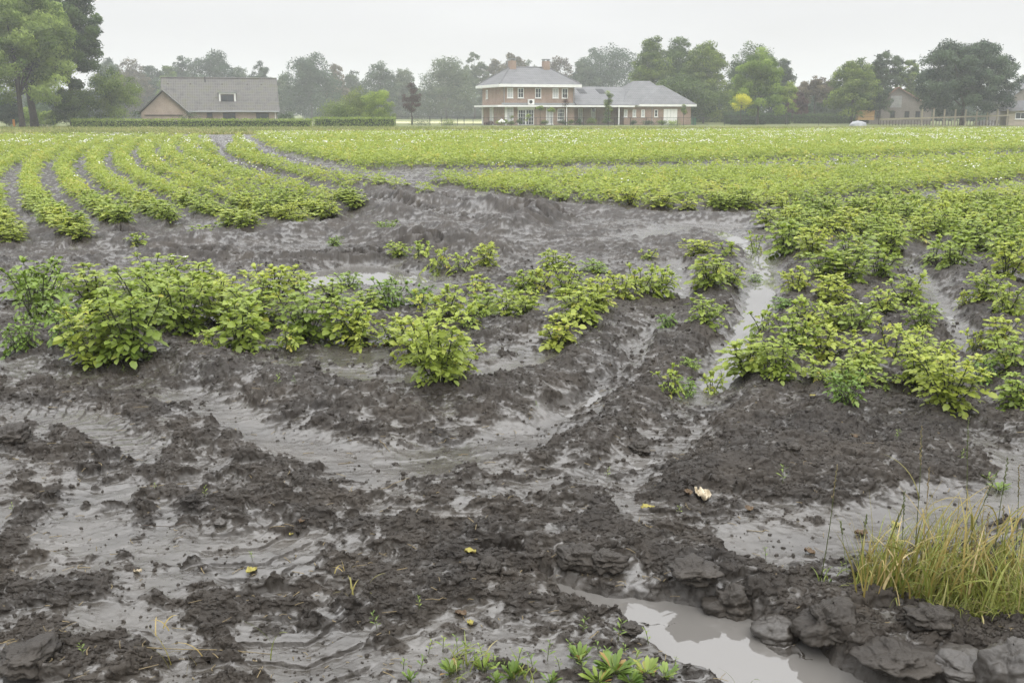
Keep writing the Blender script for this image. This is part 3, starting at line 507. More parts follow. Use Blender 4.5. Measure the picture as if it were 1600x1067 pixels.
HAND = [
 (62, 512, 92, 88, 'dark0', 'dark small-leaved potato plant at the left end of the front ridge', GA),
 (105, 535, 62, 60, 'dark1', 'low thin potato plant at the foot of the ridge by the left edge', GA),
 (30, 530, 50, 60, 'dark1', 'low dark straggly potato plant beside the left edge of the photo', GA),
 (60, 470, 62, 92, 'dark0', 'dark bushy potato plant at far upper left of the front clump', GA),
 (150, 545, 110, 120, 'tall1', 'broad bright potato plant left of the tallest one in the front clump', GA),
 (208, 553, 128, 130, 'tall0', 'tallest front potato plant of the left clump, with large pale lower leaves', GA),
 (150, 478, 72, 95, 'tall2', 'bright potato plant behind the left clump, its top against the muddy rut', GA),
 (235, 505, 95, 120, 'tall3', 'full bright potato plant behind the tallest one of the left clump', GA),
 (285, 522, 108, 120, 'tall1', 'tall upright potato plant at the right shoulder of the left clump', GA),
 (250, 470, 66, 90, 'tallf', 'potato plant with a white flower at the top of the left clump', GA),
 (326, 547, 34, 50, 'low0', 'tiny potato plant standing alone in front of the left clump', GA),
 (378, 548, 88, 92, 'mid1', 'medium potato plant with rounded leaves just right of the tiny one', GA),
 (405, 515, 80, 105, 'tall2', 'wide bright potato plant behind the medium rounded one on the front ridge', GA),
 (450, 548, 44, 50, 'low1', 'small potato plant leaning from the front ridge above bare dark soil', GA),
 (478, 532, 92, 96, 'tall0', 'upright potato plant with big drooping pale leaves, middle of the front ridge', GA),
 (545, 520, 78, 96, 'mid0', 'potato plant with bare dark stems at the right end of the bright front clump', GA),
 (560, 518, 74, 80, 'mid3', 'potato plant with large round leaves left of the brown dying leaves', GA),
 (345, 500, 78, 95, 'tall3', 'potato plant filling the dip between the left clump and the middle clump', GA),
 (320, 470, 52, 70, 'mid1', 'small dense potato plant behind the dip of the front ridge', GA),
 (430, 478, 56, 90, 'mid2', 'low spreading potato plant behind the middle clump near the bright puddle', GB),
 (615, 530, 46, 60, 'mid3', 'thin yellowish potato plant beside the brown dying leaves', GA),
 (648, 565, 74, 96, 'mid2', 'potato plant close behind the lone tall plant, to its left', GA),
 (686, 618, 124, 128, 'tall1', 'lone tall potato plant at the front edge of the berm, centre of the photo', GA),
 (706, 606, 92, 92, 'tall3', 'leafy potato plant growing into the right side of the lone tall one', GA),
 (700, 508, 62, 74, 'mid0', 'bright potato plant behind the lone tall plant on the second ridge', GB),
 (668, 500, 44, 60, 'low2', 'small potato plant with a pale top behind the lone tall plant', GB),
 (610, 478, 46, 62, 'dark1', 'dark upright potato plant right of the bright puddle', GB),
 (655, 478, 36, 54, 'dark0', 'dull low potato plant on the second ridge behind the brown leaves', GB),
 (740, 512, 38, 44, 'low0', 'small thin potato plant with a forked top right of the lone tall plant', GB),
 (757, 500, 44, 60, 'mid1', 'potato plant with yellow-green flat top, left part of the second ridge', GB),
 (795, 505, 48, 62, 'mid3', 'dense low potato plant in the left half of the second ridge', GB),
 (825, 498, 44, 64, 'mid2', 'spreading potato plant in the middle of the second ridge', GB),
 (870, 521, 62, 78, 'mid0', 'potato plant with large pale oval leaves at the front of the second ridge', GB),
 (905, 498, 58, 76, 'mid1', 'bright bushy potato plant near the right part of the second ridge', GB),
 (885, 462, 52, 66, 'midf', 'potato plant with a white flower rising behind the second ridge', GB),
 (935, 482, 50, 66, 'mid2', 'potato plant with yellowing lower leaves on the second ridge', GB),
 (970, 468, 44, 60, 'mid3', 'low potato plant near the right end of the second ridge', GB),
 (1000, 462, 46, 56, 'low1', 'pale potato plant next to last on the second ridge', GB),
 (1030, 466, 44, 54, 'mid1', 'last potato plant of the second ridge, beside the wet furrow', GB),
 (1030, 440, 30, 44, 'low2', 'small pale potato plant behind the last one of the second ridge', GB),
 (625, 398, 26, 44, 'mid0', 'small potato plant at the left end of the third straggling row', GB),
 (655, 402, 28, 40, 'low0', 'yellowish potato plant second from the left in the third straggling row', GB),
 (682, 430, 40, 44, 'low1', 'spindly potato plant with long bare stems below the third row', GB),
 (720, 420, 32, 46, 'low2', 'thin pale potato plant in the middle of the third row', GB),
 (760, 418, 38, 52, 'mid2', 'taller potato plant in the middle of the third row', GB),
 (748, 455, 28, 50, 'low1', 'sparse low potato plant between the second and third rows', GB),
 (815, 455, 42, 62, 'mid0', 'bushy potato plant between the second and third rows', GB),
 (842, 450, 40, 52, 'low0', 'potato plant with browned base leaves between the second and third rows', GB),
 (868, 425, 36, 52, 'mid1', 'bright potato plant at the back of the second ridge', GB),
 (930, 425, 22, 50, 'dark0', 'dull low potato plant near the right end of the third row', GB),
 (520, 470, 40, 62, 'mid3', 'potato plant in front of the bright puddle, left part', GB),
 (575, 482, 34, 60, 'mid1', 'potato plant in front of the bright puddle, right part', GB),
 (470, 452, 34, 56, 'mid0', 'low potato plant at the left side of the bright puddle', GB),
 (545, 450, 28, 50, 'dark1', 'dark thin-stemmed potato plant standing in the bright puddle', GB),
 (1012, 404, 16, 30, 'low1', 'tiny potato plant alone on open mud between two wet furrows', GC),
 (1090, 400, 26, 54, 'mid2', 'flat-topped potato plant at the far end of the single-file ridge', GC),
 (1140, 402, 26, 36, 'low0', 'yellowing potato plant right of the flat-topped one', GC),
 (1180, 394, 32, 34, 'low2', 'thin dark potato plant left of the dense right-hand crop', GC),
 (1108, 452, 50, 66, 'mid1', 'bushy round potato plant on the narrow ridge between two wet furrows', GC),
 (1140, 450, 38, 50, 'mid0', 'potato plant leaning right beside the bushy round one', GC),
 (1104, 504, 46, 66, 'mid3', 'potato plant with pale side leaves standing in front of the bushy round one', GC),
 (1040, 512, 26, 34, 'dark0', 'tiny half-drowned potato plant at the furrow edge', GC),
 (1050, 612, 46, 56, 'low2', 'small upright potato plant on the dark berm beside the tiny dark one', GC),
 (1075, 618, 30, 34, 'dark1', 'tiny dark potato plant touching the small upright one', GC),
 (1111, 612, 40, 40, 'low0', 'small forked potato plant beside the wet furrow, right of the small upright one', GC),
 (1078, 576, 24, 32, 'dark0', 'stunted dark potato plant behind the small upright one', GC),
 (1165, 590, 56, 84, 'mid1', 'spreading potato plant with one long pale leaf to its left', GC),
 (1218, 583, 76, 84, 'tall0', 'upright potato plant with dark bare stems right of the spreading one', GC),
 (1240, 545, 56, 76, 'mid2', 'potato plant behind the upright dark-stemmed one', GC),
 (1196, 520, 42, 58, 'low2', 'potato plant with yellow edges at the left rim of the right-hand clump', GC),
 (1270, 602, 40, 60, 'low1', 'low potato plant with a long pale leaf above a yellow dead leaf', GC),
 (1318, 632, 52, 58, 'dark1', 'small feathery dark potato plant at the front of the right clump', GC),
 (1325, 596, 74, 92, 'tall2', 'full potato plant behind the small feathery one', GC),
 (1290, 560, 66, 84, 'mid3', 'potato plant in the thick of the right clump, left half', GC),
 (1355, 570, 48, 70, 'mid0', 'potato plant in the thick of the right clump, right half', GC),
 (1480, 648, 92, 112, 'tall1', 'large foremost potato plant at right with pale oval leaves at its base', GC),
 (1437, 590, 90, 86, 'tall3', 'tall potato plant just behind the large foremost one at right', GC),
 (1400, 556, 58, 76, 'low2', 'thin yellow-green potato plant left of the tall one at right', GC),
 (1440, 520, 42, 54, 'mid2', 'small round potato plant behind the tall one at right', GC),
 (1588, 628, 48, 60, 'mid1', 'dark potato plant cut by the right edge of the photo', GC),
 (1535, 600, 40, 46, 'dark1', 'low dull potato plant between the large foremost one and the right edge', GC),
 (1578, 572, 52, 70, 'mid0', 'pale potato plant near the right edge above the dark one', GC),
 (1520, 548, 34, 36, 'low1', 'small potato plant on the far side of the right-hand wet furrow', GC),
 (1562, 536, 44, 60, 'mid3', 'potato plant in the right-edge row with a pale crown', GC),
 (1300, 520, 44, 70, 'mid2', 'potato plant with pale round leaves in the middle of the right clump', GC),
 (1340, 520, 46, 64, 'midf', 'potato plant with a small white flower in the right clump', GC),
 (1255, 500, 40, 62, 'low0', 'potato plant on the left rim of the right clump behind the upright one', GC),
 (1225, 478, 16, 40, 'dark0', 'stunted potato plant by the long wet furrow', GC),
 (1245, 458, 46, 58, 'mid0', 'potato plant with yellowing base on the ridge beside the long furrow', GC),
 (1300, 472, 46, 62, 'mid1', 'potato plant with broad pale leaves behind the right clump', GC),
 (1322, 444, 58, 84, 'tall2', 'wide tall potato plant standing over the ones behind the right clump', GC),
 (1285, 430, 46, 66, 'mid3', 'potato plant left of the wide tall one', GC),
 (1375, 432, 46, 62, 'mid2', 'potato plant right of the wide tall one', GC),
 (1385, 486, 40, 56, 'mid0', 'potato plant left of the bright compact one on the bare ridge', GC),
 (1418, 476, 50, 60, 'mid3', 'bright compact potato plant on the bare ridge beside the wet patch', GC),
 (1228, 398, 52, 64, 'mid1', 'potato plant at the left corner of the dense right-hand crop', GC),
 (1270, 402, 46, 70, 'mid2', 'potato plant second from the left corner of the dense right-hand crop', GC),
 (1325, 408, 46, 70, 'mid0', 'potato plant in the front rank of the dense right-hand crop', GC),
 (1490, 422, 52, 70, 'mid3', 'bushy potato plant standing before a patch of open wet mud at right', GC),
 (1540, 466, 44, 60, 'mid2', 'potato plant with dark stems below the bushy one at right', GC),
 (1574, 490, 46, 44, 'mid1', 'potato plant near the right edge with small pale leaves around its foot', GC),
 (1508, 470, 24, 28, 'low0', 'tiny potato plant in the open mud left of the dark-stemmed one', GC),
 (1575, 436, 56, 70, 'mid0', 'tall yellow-based potato plant by the right edge, behind the pale one', GC),
 (1380, 590, 16, 40, 'low1', 'withered potato plant lying flat near the right wet furrow', GC),
 (1180, 440, 14, 26, 'dark1', 'tiny drowned potato plant in the long wet furrow', GC),
 (212, 378, 20, 36, 'low0', 'small lone potato plant at the ragged end of the left rows', 'potato plants at the ends of the left rows'),
 (522, 384, 16, 28, 'dark0', 'tiny dark potato plant on the rutted mud in mid field', 'potato plants at the ends of the left rows'),
 (320, 368, 20, 50, 'low2', 'withered yellowish potato plant in front of the left rows', 'potato plants at the ends of the left rows'),
 (604, 340, 20, 40, 'dark1', 'tiny dark potato plant at the right tip of the left rows', 'potato plants at the ends of the left rows'),
]
for h in HAND: plant(*h)
# --- the rows: positions from the row geometry, the 190 that show largest as plants, the rest as one crop
def rowspots():
    rs = np.random.RandomState(9); out = []
    def keep(x, y, reg, fam):
        px, py = PX(x, y); m = inpoly(px, py, reg) & (px > -700) & (px < 2300)
        return m
    # left family: rows run away from the camera
    ys = np.arange(9, 98, .30); k = np.arange(-40, 40) + .5
    K, YY = np.meshgrid(k, ys); YY = YY + rs.randn(*YY.shape) * .05; XX = gx(YY) + (K - .5) * .95 + rs.randn(*YY.shape) * .05; XX, YY = XX.ravel(), YY.ravel()
    ml = keep(XX, YY, LEFT, 0) | keep(XX, YY, STRIP, 0); out.append((XX[ml], YY[ml], np.zeros(ml.sum())))
    # across family
    v = np.arange(8, 130) * .80; xs = np.arange(-80, 100, .32); V_, XX = np.meshgrid(v, xs); XX = XX + rs.randn(*XX.shape) * .06; YY = V_ + .40 * XX + rs.randn(*XX.shape) * .05; XX, YY = XX.ravel(), YY.ravel()
    mr_ = keep(XX, YY, FARF, 1) | keep(XX, YY, MIDF, 1); out.append((XX[mr_], YY[mr_], np.ones(mr_.sum())))
    u = np.arange(-60, 60) * .85; ys = np.arange(9, 60, .36); U_, YY = np.meshgrid(u, ys); YY = YY + rs.randn(*YY.shape) * .06; XX = U_ + rx0(YY) + rs.randn(*YY.shape) * .06; XX, YY = XX.ravel(), YY.ravel()
    m3 = keep(XX, YY, RIGHT, 2); out.append((XX[m3], YY[m3], np.full(m3.sum(), 2.)))
    X = np.concatenate([o[0] for o in out]); Y = np.concatenate([o[1] for o in out]); Fm = np.concatenate([o[2] for o in out])
    px, py = PX(X, Y); n1 = gn(X * .35, Y * .35, 91); drop = rs.rand(len(X)) < np.where(Fm == 2, .06 + .35 * (n1 > .45), .04 + .25 * ((n1 > .5) & (Y < 28)))
    drop |= (Fm == 2) & (py > 400) & (rs.rand(len(X)) < .35)
    drop |= inpoly(px, py, STRIP) & (px > 560) & (rs.rand(len(X)) < .35)
    # plants lost to standing water
    for (cx, cy, rx, ry) in [(1330, 352, 45, 8), (1480, 400, 26, 12), (720, 278, 30, 8), (1200, 340, 20, 8), (1560, 455, 40, 14), (1620, 460, 40, 30)]:
        drop |= ((px - cx) / rx) ** 2 + ((py - cy) / ry) ** 2 < 1
    hp = [PX(*G(h[0], h[1])[:2]) for h in HAND]; 
    for h in HAND: 
        g = G(h[0], h[1]); drop |= np.hypot(X - g[0], Y - g[1]) < .22
    return X[~drop], Y[~drop], Fm[~drop]
RX, RY, RF = rowspots()
_z = zat(RX, RY) * (1 - sst(80, 105, RY)); _o = np.argsort(RY); RX, RY, RF, RZ = RX[_o], RY[_o], RF[_o], _z[_o]
_px, _py = PX(RX, RY); _vis = (_px > -20) & (_px < 1620); _near = np.where(_vis)[0][:max(0, 298 - NPL)]
_rs = np.random.RandomState(77)
LB = {0: ['bright potato plant in the planted rows at left, one of many alike', 'potato crop rows at left'], 1: ['green potato plant at the front of the level crop beyond the ruts', 'potato crop beyond the ruts'], 2: ['bushy potato plant in the dense crop at right, one of many alike', 'potato crop at right']}
ORD = 'first second third fourth fifth sixth seventh eighth ninth tenth eleventh twelfth thirteenth fourteenth fifteenth sixteenth seventeenth eighteenth nineteenth twentieth twenty-first twenty-second twenty-third twenty-fourth twenty-fifth'.split()
def rowid(i):
    if RF[i] == 0: return int(round((RX[i] - gx(RY[i])) / .95 + .0))
    if RF[i] == 1: return int(round((RY[i] - .40 * RX[i]) / .80))
    return int(round((RX[i] - rx0(RY[i])) / .85))
_rows = {}
for i in _near: _rows.setdefault((int(RF[i]), rowid(i)), []).append(i)
_lab = {}
for f in (0, 1, 2):
    ks = sorted([k for k in _rows if k[0] == f], key=lambda k: -k[1] if f == 0 else k[1])
    for n_, k in enumerate(ks):
        mem = sorted(_rows[k], key=lambda i: RX[i] if f == 1 else RY[i])
        for q, i in enumerate(mem):
            if f == 0: _lab[i] = '%s potato plant from the near end, %s row left of the wheel track' % (ORD[min(q, 24)], ORD[min(n_, 24)])
            elif f == 1: _lab[i] = '%s potato plant from the left in the %s row beyond the ruts' % (ORD[min(q, 24)], ORD[min(n_, 24)])
            else: _lab[i] = '%s potato plant from the near end, %s right-hand row from the left' % (ORD[min(q, 24)], ORD[min(n_, 24)])
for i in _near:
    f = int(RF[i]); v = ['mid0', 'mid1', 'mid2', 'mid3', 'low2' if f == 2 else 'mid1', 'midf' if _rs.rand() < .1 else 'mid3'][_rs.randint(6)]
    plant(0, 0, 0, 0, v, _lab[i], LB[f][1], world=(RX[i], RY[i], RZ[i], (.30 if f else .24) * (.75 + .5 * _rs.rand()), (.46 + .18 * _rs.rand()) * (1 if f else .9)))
# the rest of the crop
def crop():
    rs = np.random.RandomState(4); m = np.ones(len(RX), bool); m[_near] = False; X, Y, Z, Fm = RX[m], RY[m], RZ[m], RF[m]; n = len(X)
    Vs, T3, As = [], [], []; off = 0; fv, ff = [], []; foff = 0
    bands = [(0, 17, dict(nst=6, nleaf=7, ls=.058)), (17, 30, dict(nst=5, nleaf=5, ls=.070)), (30, 52, dict(nst=4, nleaf=3, ls=.10)), (52, 200, dict(nst=3, nleaf=2, ls=.14))]
    for lo, hi, kw in bands:
        sel = np.where((Y >= lo) & (Y < hi))[0]; nv_ = 7; pick = rs.randint(nv_, size=len(sel))
        for v in range(nv_):
            idx = sel[pick == v]
            if not len(idx): continue
            st, arr, tops = potato(200 + v, H=.32, spread=.22, lod=1, yell=.05, **kw)
            p, d, nn, s, t = arr; base = place_leaves(p, d, nn, s, TS, 1.25).reshape(-1, 3)
            k = len(idx); a = rs.rand(k) * 6.28; sc = (.80 + .34 * rs.rand(k)) * np.where(Fm[idx] == 0, .88, 1.0) * (1.0 + .12 * gn(X[idx] * .2, Y[idx] * .2, 5)); sz = (.80 + .32 * rs.rand(k)) * (1.15 if lo >= 30 else 1.0)
            c, s_ = (np.cos(a) * sc)[:, None], (np.sin(a) * sc)[:, None]
            vv = np.stack([base[None, :, 0] * c - base[None, :, 1] * s_ + X[idx][:, None], base[None, :, 0] * s_ + base[None, :, 1] * c + Y[idx][:, None], base[None, :, 2] * sz[:, None] + Z[idx][:, None]], -1)
            nb = len(base); Vs.append(vv.reshape(-1, 3)); q = (np.arange(len(p)) * 4)[:, None] + np.array([0, 3, 2, 1])
            T3.append((q[None] + (np.arange(k) * nb)[:, None, None] + off).reshape(-1, 4)); off += k * nb
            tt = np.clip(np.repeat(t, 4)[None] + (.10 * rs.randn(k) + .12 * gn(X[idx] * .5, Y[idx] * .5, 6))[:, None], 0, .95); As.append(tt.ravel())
    V = np.concatenate(Vs); Q = np.concatenate(T3); A = np.concatenate(As); nq = len(Q)
    # flowers: small white clusters above the canopy, commoner far back
    den = np.where(Y > 45, .19, np.where(Y > 25, .12, .04)) * np.clip(.9 + 2.2 * gn(X * .18, Y * .14, 33), .1, 3); idx = np.where(rs.rand(n) < den)[0]; cl = []
    for i in idx:
        for _ in range(rs.randint(1, 4)):
            cl.append((X[i] + rs.randn() * .10, Y[i] + rs.randn() * .10, Z[i] + .33 + .09 * rs.rand(), .018 + .014 * rs.rand() + (.016 if Y[i] > 45 else 0)))
    cl = np.array(cl); T = np.array([(0, 0, .3), (1, 0, .5), (.31, .95, .5), (-.81, .59, .5), (-.81, -.59, .5), (.31, -.95, .5), (0, 0, 1.1)])
    Ff = np.array([(0, 2, 1), (0, 3, 2), (0, 4, 3), (0, 5, 4), (0, 1, 5), (6, 1, 2), (6, 2, 3), (6, 3, 4), (6, 4, 5), (6, 5, 1)])
    fvv = (T[None] * cl[:, None, 3:4] + cl[:, None, :3]).reshape(-1, 3); fff = (Ff[None] + (np.arange(len(cl)) * 7)[:, None, None] + len(V)).reshape(-1, 3)
    o = ob('potato_crop', mesh('potato_crop', np.concatenate([V, fvv]), [Q, fff], [LEAF, PETAL], mi=[0, 1], attr={'tint': np.concatenate([A, np.zeros(len(fvv))])}))
    tag(o, 'the closed potato crop with white flowers reaching back to the houses', 'potato crop', kind='stuff')
    print('crop plants', n, 'quads', nq)
crop()
# ================================================================ TREES, HEDGES
BARK = noisy('bark', (.035, .030, .024), (.085, .072, .058), 6, .85, bump=.5)
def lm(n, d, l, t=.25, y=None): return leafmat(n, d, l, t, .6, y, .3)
LM = {
 'lime': lm('foliage_lime', (.100, .175, .032), (.340, .470, .115), .42),
 'oak': lm('foliage_oak', (.018, .050, .012), (.110, .180, .042), .25),
 'green': lm('foliage_green', (.040, .080, .018), (.230, .310, .060), .32),
 'grey': lm('foliage_grey', (.028, .055, .030), (.130, .175, .090), .25),
 'far': lm('foliage_far', (.016, .042, .024), (.080, .130, .065), .22),
 'brown': lm('foliage_brown', (.060, .050, .032), (.190, .165, .095), .25),
 'copper': lm('foliage_copper', (.040, .022, .020), (.120, .065, .055), .2),
 'yellow': lm('foliage_yellow', (.38, .44, .020), (.78, .74, .060), .35),
 'bright': lm('foliage_bright', (.100, .165, .022), (.360, .470, .080), .38),
 'dark': lm('foliage_dark', (.012, .032, .020), (.085, .135, .068), .2),
}
MPX = lambda Y: Y / (1.026 * F)
def cards(p, n, s, rs, wid=.75):
    n = unit(n); r = rs.randn(len(p), 3); d = unit(r - (r * n).sum(1, keepdims=True) * n); d[:, 2] -= .25; return place_leaves(p, d, n, s, TS, wid)
def crown_mesh(name, blobs, m, nl, ls, rs, tj=.12, inner=.25):
    """blobs: list of (x,y,z,r). leaves spread over and inside every clump"""
    B_ = np.array(blobs); nb = len(B_); k = rs.poisson(nl * (B_[:, 3] / B_[:, 3].mean()) ** 2, nb); idx = np.repeat(np.arange(nb), k); n = len(idx)
    d = unit(rs.randn(n, 3) + np.array([0, 0, .25])); rad = np.where(rs.rand(n) < inner, rs.rand(n) ** .5, .78 + .34 * rs.rand(n) + .12 * rs.randn(n))
    bx = B_[idx]; sc = np.array([1.1, 1.1, .78]); p = bx[:, :3] + d * (bx[:, 3] * rad)[:, None] * sc
    s = ls * (.6 + .8 * rs.rand(n)); v = cards(p, d + .55 * rs.randn(n, 3), s, rs)
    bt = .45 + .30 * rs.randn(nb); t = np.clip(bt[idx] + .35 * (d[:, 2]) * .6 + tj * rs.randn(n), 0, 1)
    q = (np.arange(n) * 4)[:, None] + np.array([0, 3, 2, 1]); return mesh(name, v, [q], m, attr={'tint': np.repeat(t, 4)})
def tree(label, px, top, wpx, Y, m='far', cb=None, nb=70, nl=110, ls=.34, seed=0, name='tree', cat='tree', group=None, trunk=.22, shape=1.0, rb=.21, basey=None, lean=0, squash=.9, open_=0, trunkmat=None):
    rs = np.random.RandomState(seed + 5000 + int(px) * 7 + int(top)); a = AT(px, top, Y); x = a[0]; H = a[2]; Wd = wpx * MPX(Y); z0 = AT(px, cb, Y)[2] if cb else H * .18
    c = empty(name, (x, Y, 0)); tag(c, label, cat, group); R_ = Wd / 2; zc = (H + z0) / 2; hz = (H - z0) / 2; bl = []
    for i in range(nb):
        u = unit(rs.randn(3)); r = rs.rand() ** (.42 if open_ == 0 else .3); zz = u[2] * r; prof = 1 / sqrt(max(.35, 1 - .8 * u[2] ** 2)) if zz < 0 else (1 - .35 * shape * zz)
        br = R_ * rb * (.65 + .75 * rs.rand()) * (1 if not open_ else .75)
        bl.append((u[0] * r * (R_ - br * .7) * prof + lean * zz, u[1] * r * (R_ - br) * squash * prof, zc + zz * (hz - br * .5), br))
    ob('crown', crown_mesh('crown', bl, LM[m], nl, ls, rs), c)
    t = MB(); tr = trunk * (H / 10); t.tube([(0, 0, -.2), (.02, 0, z0 * .5 + .1), (lean * .1, 0, z0 + .1), (0, 0, zc), (lean * .5, 0, zc + hz * .6)], [tr * 1.25, tr, tr * .85, tr * .55, tr * .15], 8)
    for i in range(min(9, nb)):
        b = bl[i * (nb // min(9, nb))]; z1 = z0 + (zc - z0) * (.1 + .8 * rs.rand()); t.tube([(0, 0, z1), (b[0] * .5, b[1] * .5, (z1 + b[2]) / 2 - .1), (b[0], b[1], b[2])], [tr * .42, tr * .28, tr * .08], 5)
    t.build('trunk', BARK, c, True); return c
# the two big trees at the left edge, shrubs under them
tree('slender young birch half covering the barn gable', 1378, 128, 44, 150, 'grey', cb=188, nb=60, nl=60, ls=.24, rb=.16, trunk=.12)
tree('large pale green lime tree cut by the left edge of the photo', 6, -70, 196, 114, 'lime', cb=172, nb=260, nl=230, ls=.33, trunk=.17, seed=1, rb=.12, group=None)
tree('tall dark oak tree right of the pale lime tree at left', 92, -32, 118, 122, 'oak', cb=150, nb=190, nl=230, ls=.33, trunk=.17, seed=5, rb=.14, lean=1.5)
def boughs():
    rs = np.random.RandomState(8); c = empty('tree', AT(55, 202, 117) * np.array([1, 1, 0])); tag(c, 'tree with a thick dark forked trunk between the lime tree and the dark oak', 'tree')
    bl = []
    for i in range(60):
        u = unit(rs.randn(3)); r = rs.rand() ** .4; bl.append((u[0] * r * 3.4 - .2, u[1] * r * 3, 7.6 + u[2] * r * 3.4, .8 + .6 * rs.rand()))
    ob('crown', crown_mesh('crown', bl, LM['green'], 170, .25, rs), c); t = MB()
    t.tube([(0, 0, -.2), (-.05, 0, 1.6), (-.2, 0, 3.2), (-.3, 0, 4.4)], [.52, .40, .36, .30], 10); t.tube([(-.3, 0, 4.2), (-1.0, 0, 5.8), (-1.4, 0, 8)], [.24, .18, .1], 8); t.tube([(-.3, 0, 4.2), (.5, .1, 5.8), (1.0, 0, 8.3)], [.24, .17, .1], 8); t.build('trunk', BARK, c, True)
boughs()
def shrub(label, px, top, wpx, Y, m, base=None, name='shrub', cat='shrub', **k):
    k.setdefault('nb', 26); k.setdefault('nl', 130); k.setdefault('ls', .2); k.setdefault('rb', .3); k.setdefault('shape', .5); k.setdefault('trunk', .10)
    return tree(label, px, top, wpx, Y, m, cb=base or 199, name=name, cat=cat, **k)
shrub('tall broad green shrub left of the brown-roofed farmhouse', 172, 107, 98, 121, 'green', nb=60, nl=220, ls=.22, rb=.2)
shrub('dark green shrub under the dark oak beside the clipped hedge', 112, 128, 90, 120, 'oak', nb=50, nl=220, ls=.22, rb=.2)
shrub('dark shadowy shrub at the left edge behind the thin trunk', 5, 152, 60, 127, 'dark', nb=36, nl=200, ls=.22, rb=.22)
shrub('pale green low bush seen between the two trunks at left', 38, 166, 60, 130, 'bright', nb=30, nl=150, ls=.2, rb=.25)
shrub('second pale low bush right of the thick forked trunk', 76, 172, 40, 128, 'bright', nb=24, nl=130, ls=.2, rb=.25)
shrub('dark bush behind the forked trunk at left', 60, 150, 70, 136, 'dark', nb=30, nl=160, ls=.24, rb=.25)
# far tree line: label, x, top, width, depth, kind
FAR = [
 ('hazy spindly tree left end of the far tree line, beside the dark oak', 168, 90, 58, 235, 'far'),
 ('hazy reddish-brown tree at the left of the far tree line', 204, 92, 62, 228, 'brown'),
 ('hazy grey-green tree above the left verge of the farmhouse roof', 236, 96, 50, 238, 'far'),
 ('hazy yellowish round tree over the farmhouse ridge, left part', 262, 104, 42, 222, 'green'),
 ('hazy tree with a flat top over the farmhouse ridge', 284, 84, 48, 240, 'far'),
 ('largest hazy tree over the farmhouse ridge', 333, 76, 86, 236, 'far'),
 ('hazy low tree filling the gap right of the largest one over the ridge', 372, 106, 56, 246, 'grey'),
 ('small hazy round tree over the right end of the farmhouse ridge', 404, 97, 44, 240, 'far'),
 ('hazy low tree at the right gable of the farmhouse', 440, 118, 46, 236, 'grey'),
 ('big hazy dome-shaped tree right of the farmhouse', 483, 80, 98, 226, 'far'),
 ('hazy pale tree just right of the big dome-shaped one', 524, 102, 44, 240, 'brown'),
 ('hazy low tree in the dip of the far tree line', 552, 110, 46, 246, 'grey'),
 ('hazy tree with a pointed top above the round garden bush', 592, 97, 66, 232, 'far'),
 ('hazy grey tree between the pointed one and the wide one', 630, 108, 56, 240, 'grey'),
 ('widest hazy tree left of the brick villa, sky showing through it', 696, 89, 104, 224, 'grey'),
 ('hazy loose tree with open top left of the villa roof', 741, 83, 50, 238, 'grey'),
 ('hazy brownish tree behind the left hip of the villa', 770, 92, 46, 244, 'brown'),
 ('tallest hazy pale tree behind the left chimney of the villa', 800, 75, 56, 236, 'brown'),
 ('hazy tree between the two chimneys of the villa', 830, 92, 40, 248, 'grey'),
 ('hazy tree behind the right chimney of the villa', 876, 90, 62, 238, 'brown'),
 ('hazy tree above the skylights of the villa link', 912, 92, 60, 228, 'grey'),
 ('very large hazy tree above the link roof of the villa', 958, 68, 120, 240, 'far'),
 ('hazy tree left of the tall sharp trees, over the wing roof', 925, 76, 60, 250, 'far'),
 ('tall dark green tree at the left end of the near grove', 1022, 54, 72, 176, 'green'),
 ('green tree with a dome top in the middle of the near grove', 1064, 58, 74, 182, 'oak'),
 ('broad green tree right of the dome-topped one in the near grove', 1104, 64, 86, 168, 'green'),
 ('dark tree standing behind the bright green one', 1180, 62, 96, 184, 'oak'),
 ('bare-edged dark tree at the right flank of the near grove', 1225, 92, 44, 180, 'grey'),
 ('dark tree filling the bottom of the near grove behind the wing', 1070, 112, 110, 164, 'oak'),
 ('small dark reddish tree right of the bright green one', 1246, 144, 34, 165, 'copper'),
 ('sparse grey-green tree between the near grove and the barn', 1276, 120, 64, 176, 'brown'),
 ('round green tree with hanging branches left of the barn', 1338, 92, 88, 152, 'green'),
 ('tall thin airy tree with open crown over the barn', 1388, 76, 66, 160, 'grey'),
 ('green airy tree right of the barn gable', 1424, 94, 50, 170, 'green'),
 ('low grey tree behind the barn', 1300, 132, 60, 185, 'grey'),
 ('dim tree at the right edge behind the dark carport', 1612, 112, 60, 190, 'grey'),
]
for i, (lb, px, tp, wp, Y, m) in enumerate(FAR):
    near_ = Y < 200; Y = Y if near_ else Y * 1.18; airy = 'airy' in lb or 'open top' in lb or 'sparse' in lb
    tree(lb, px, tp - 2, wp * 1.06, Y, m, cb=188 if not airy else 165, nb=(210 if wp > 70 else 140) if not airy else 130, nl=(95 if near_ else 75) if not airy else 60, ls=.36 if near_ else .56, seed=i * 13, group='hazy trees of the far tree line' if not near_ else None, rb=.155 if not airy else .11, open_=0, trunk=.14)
tree('bright yellow-green tree in front of the near grove', 1190, 74, 96, 150, 'bright', cb=187, nb=110, nl=200, ls=.32, seed=3, rb=.15, shape=1.3, trunk=.14)
tree('bright green lower bough tree beside the bright one, above the globe tree', 1232, 120, 40, 151, 'bright', cb=180, nb=26, nl=120, ls=.24, seed=4, rb=.22, trunk=.1)
tree('huge dark spreading tree at right with upswept branch tips', 1516, 54, 166, 142, 'dark', cb=184, nb=230, nl=220, ls=.34, seed=8, rb=.11, trunk=.25, shape=.9)
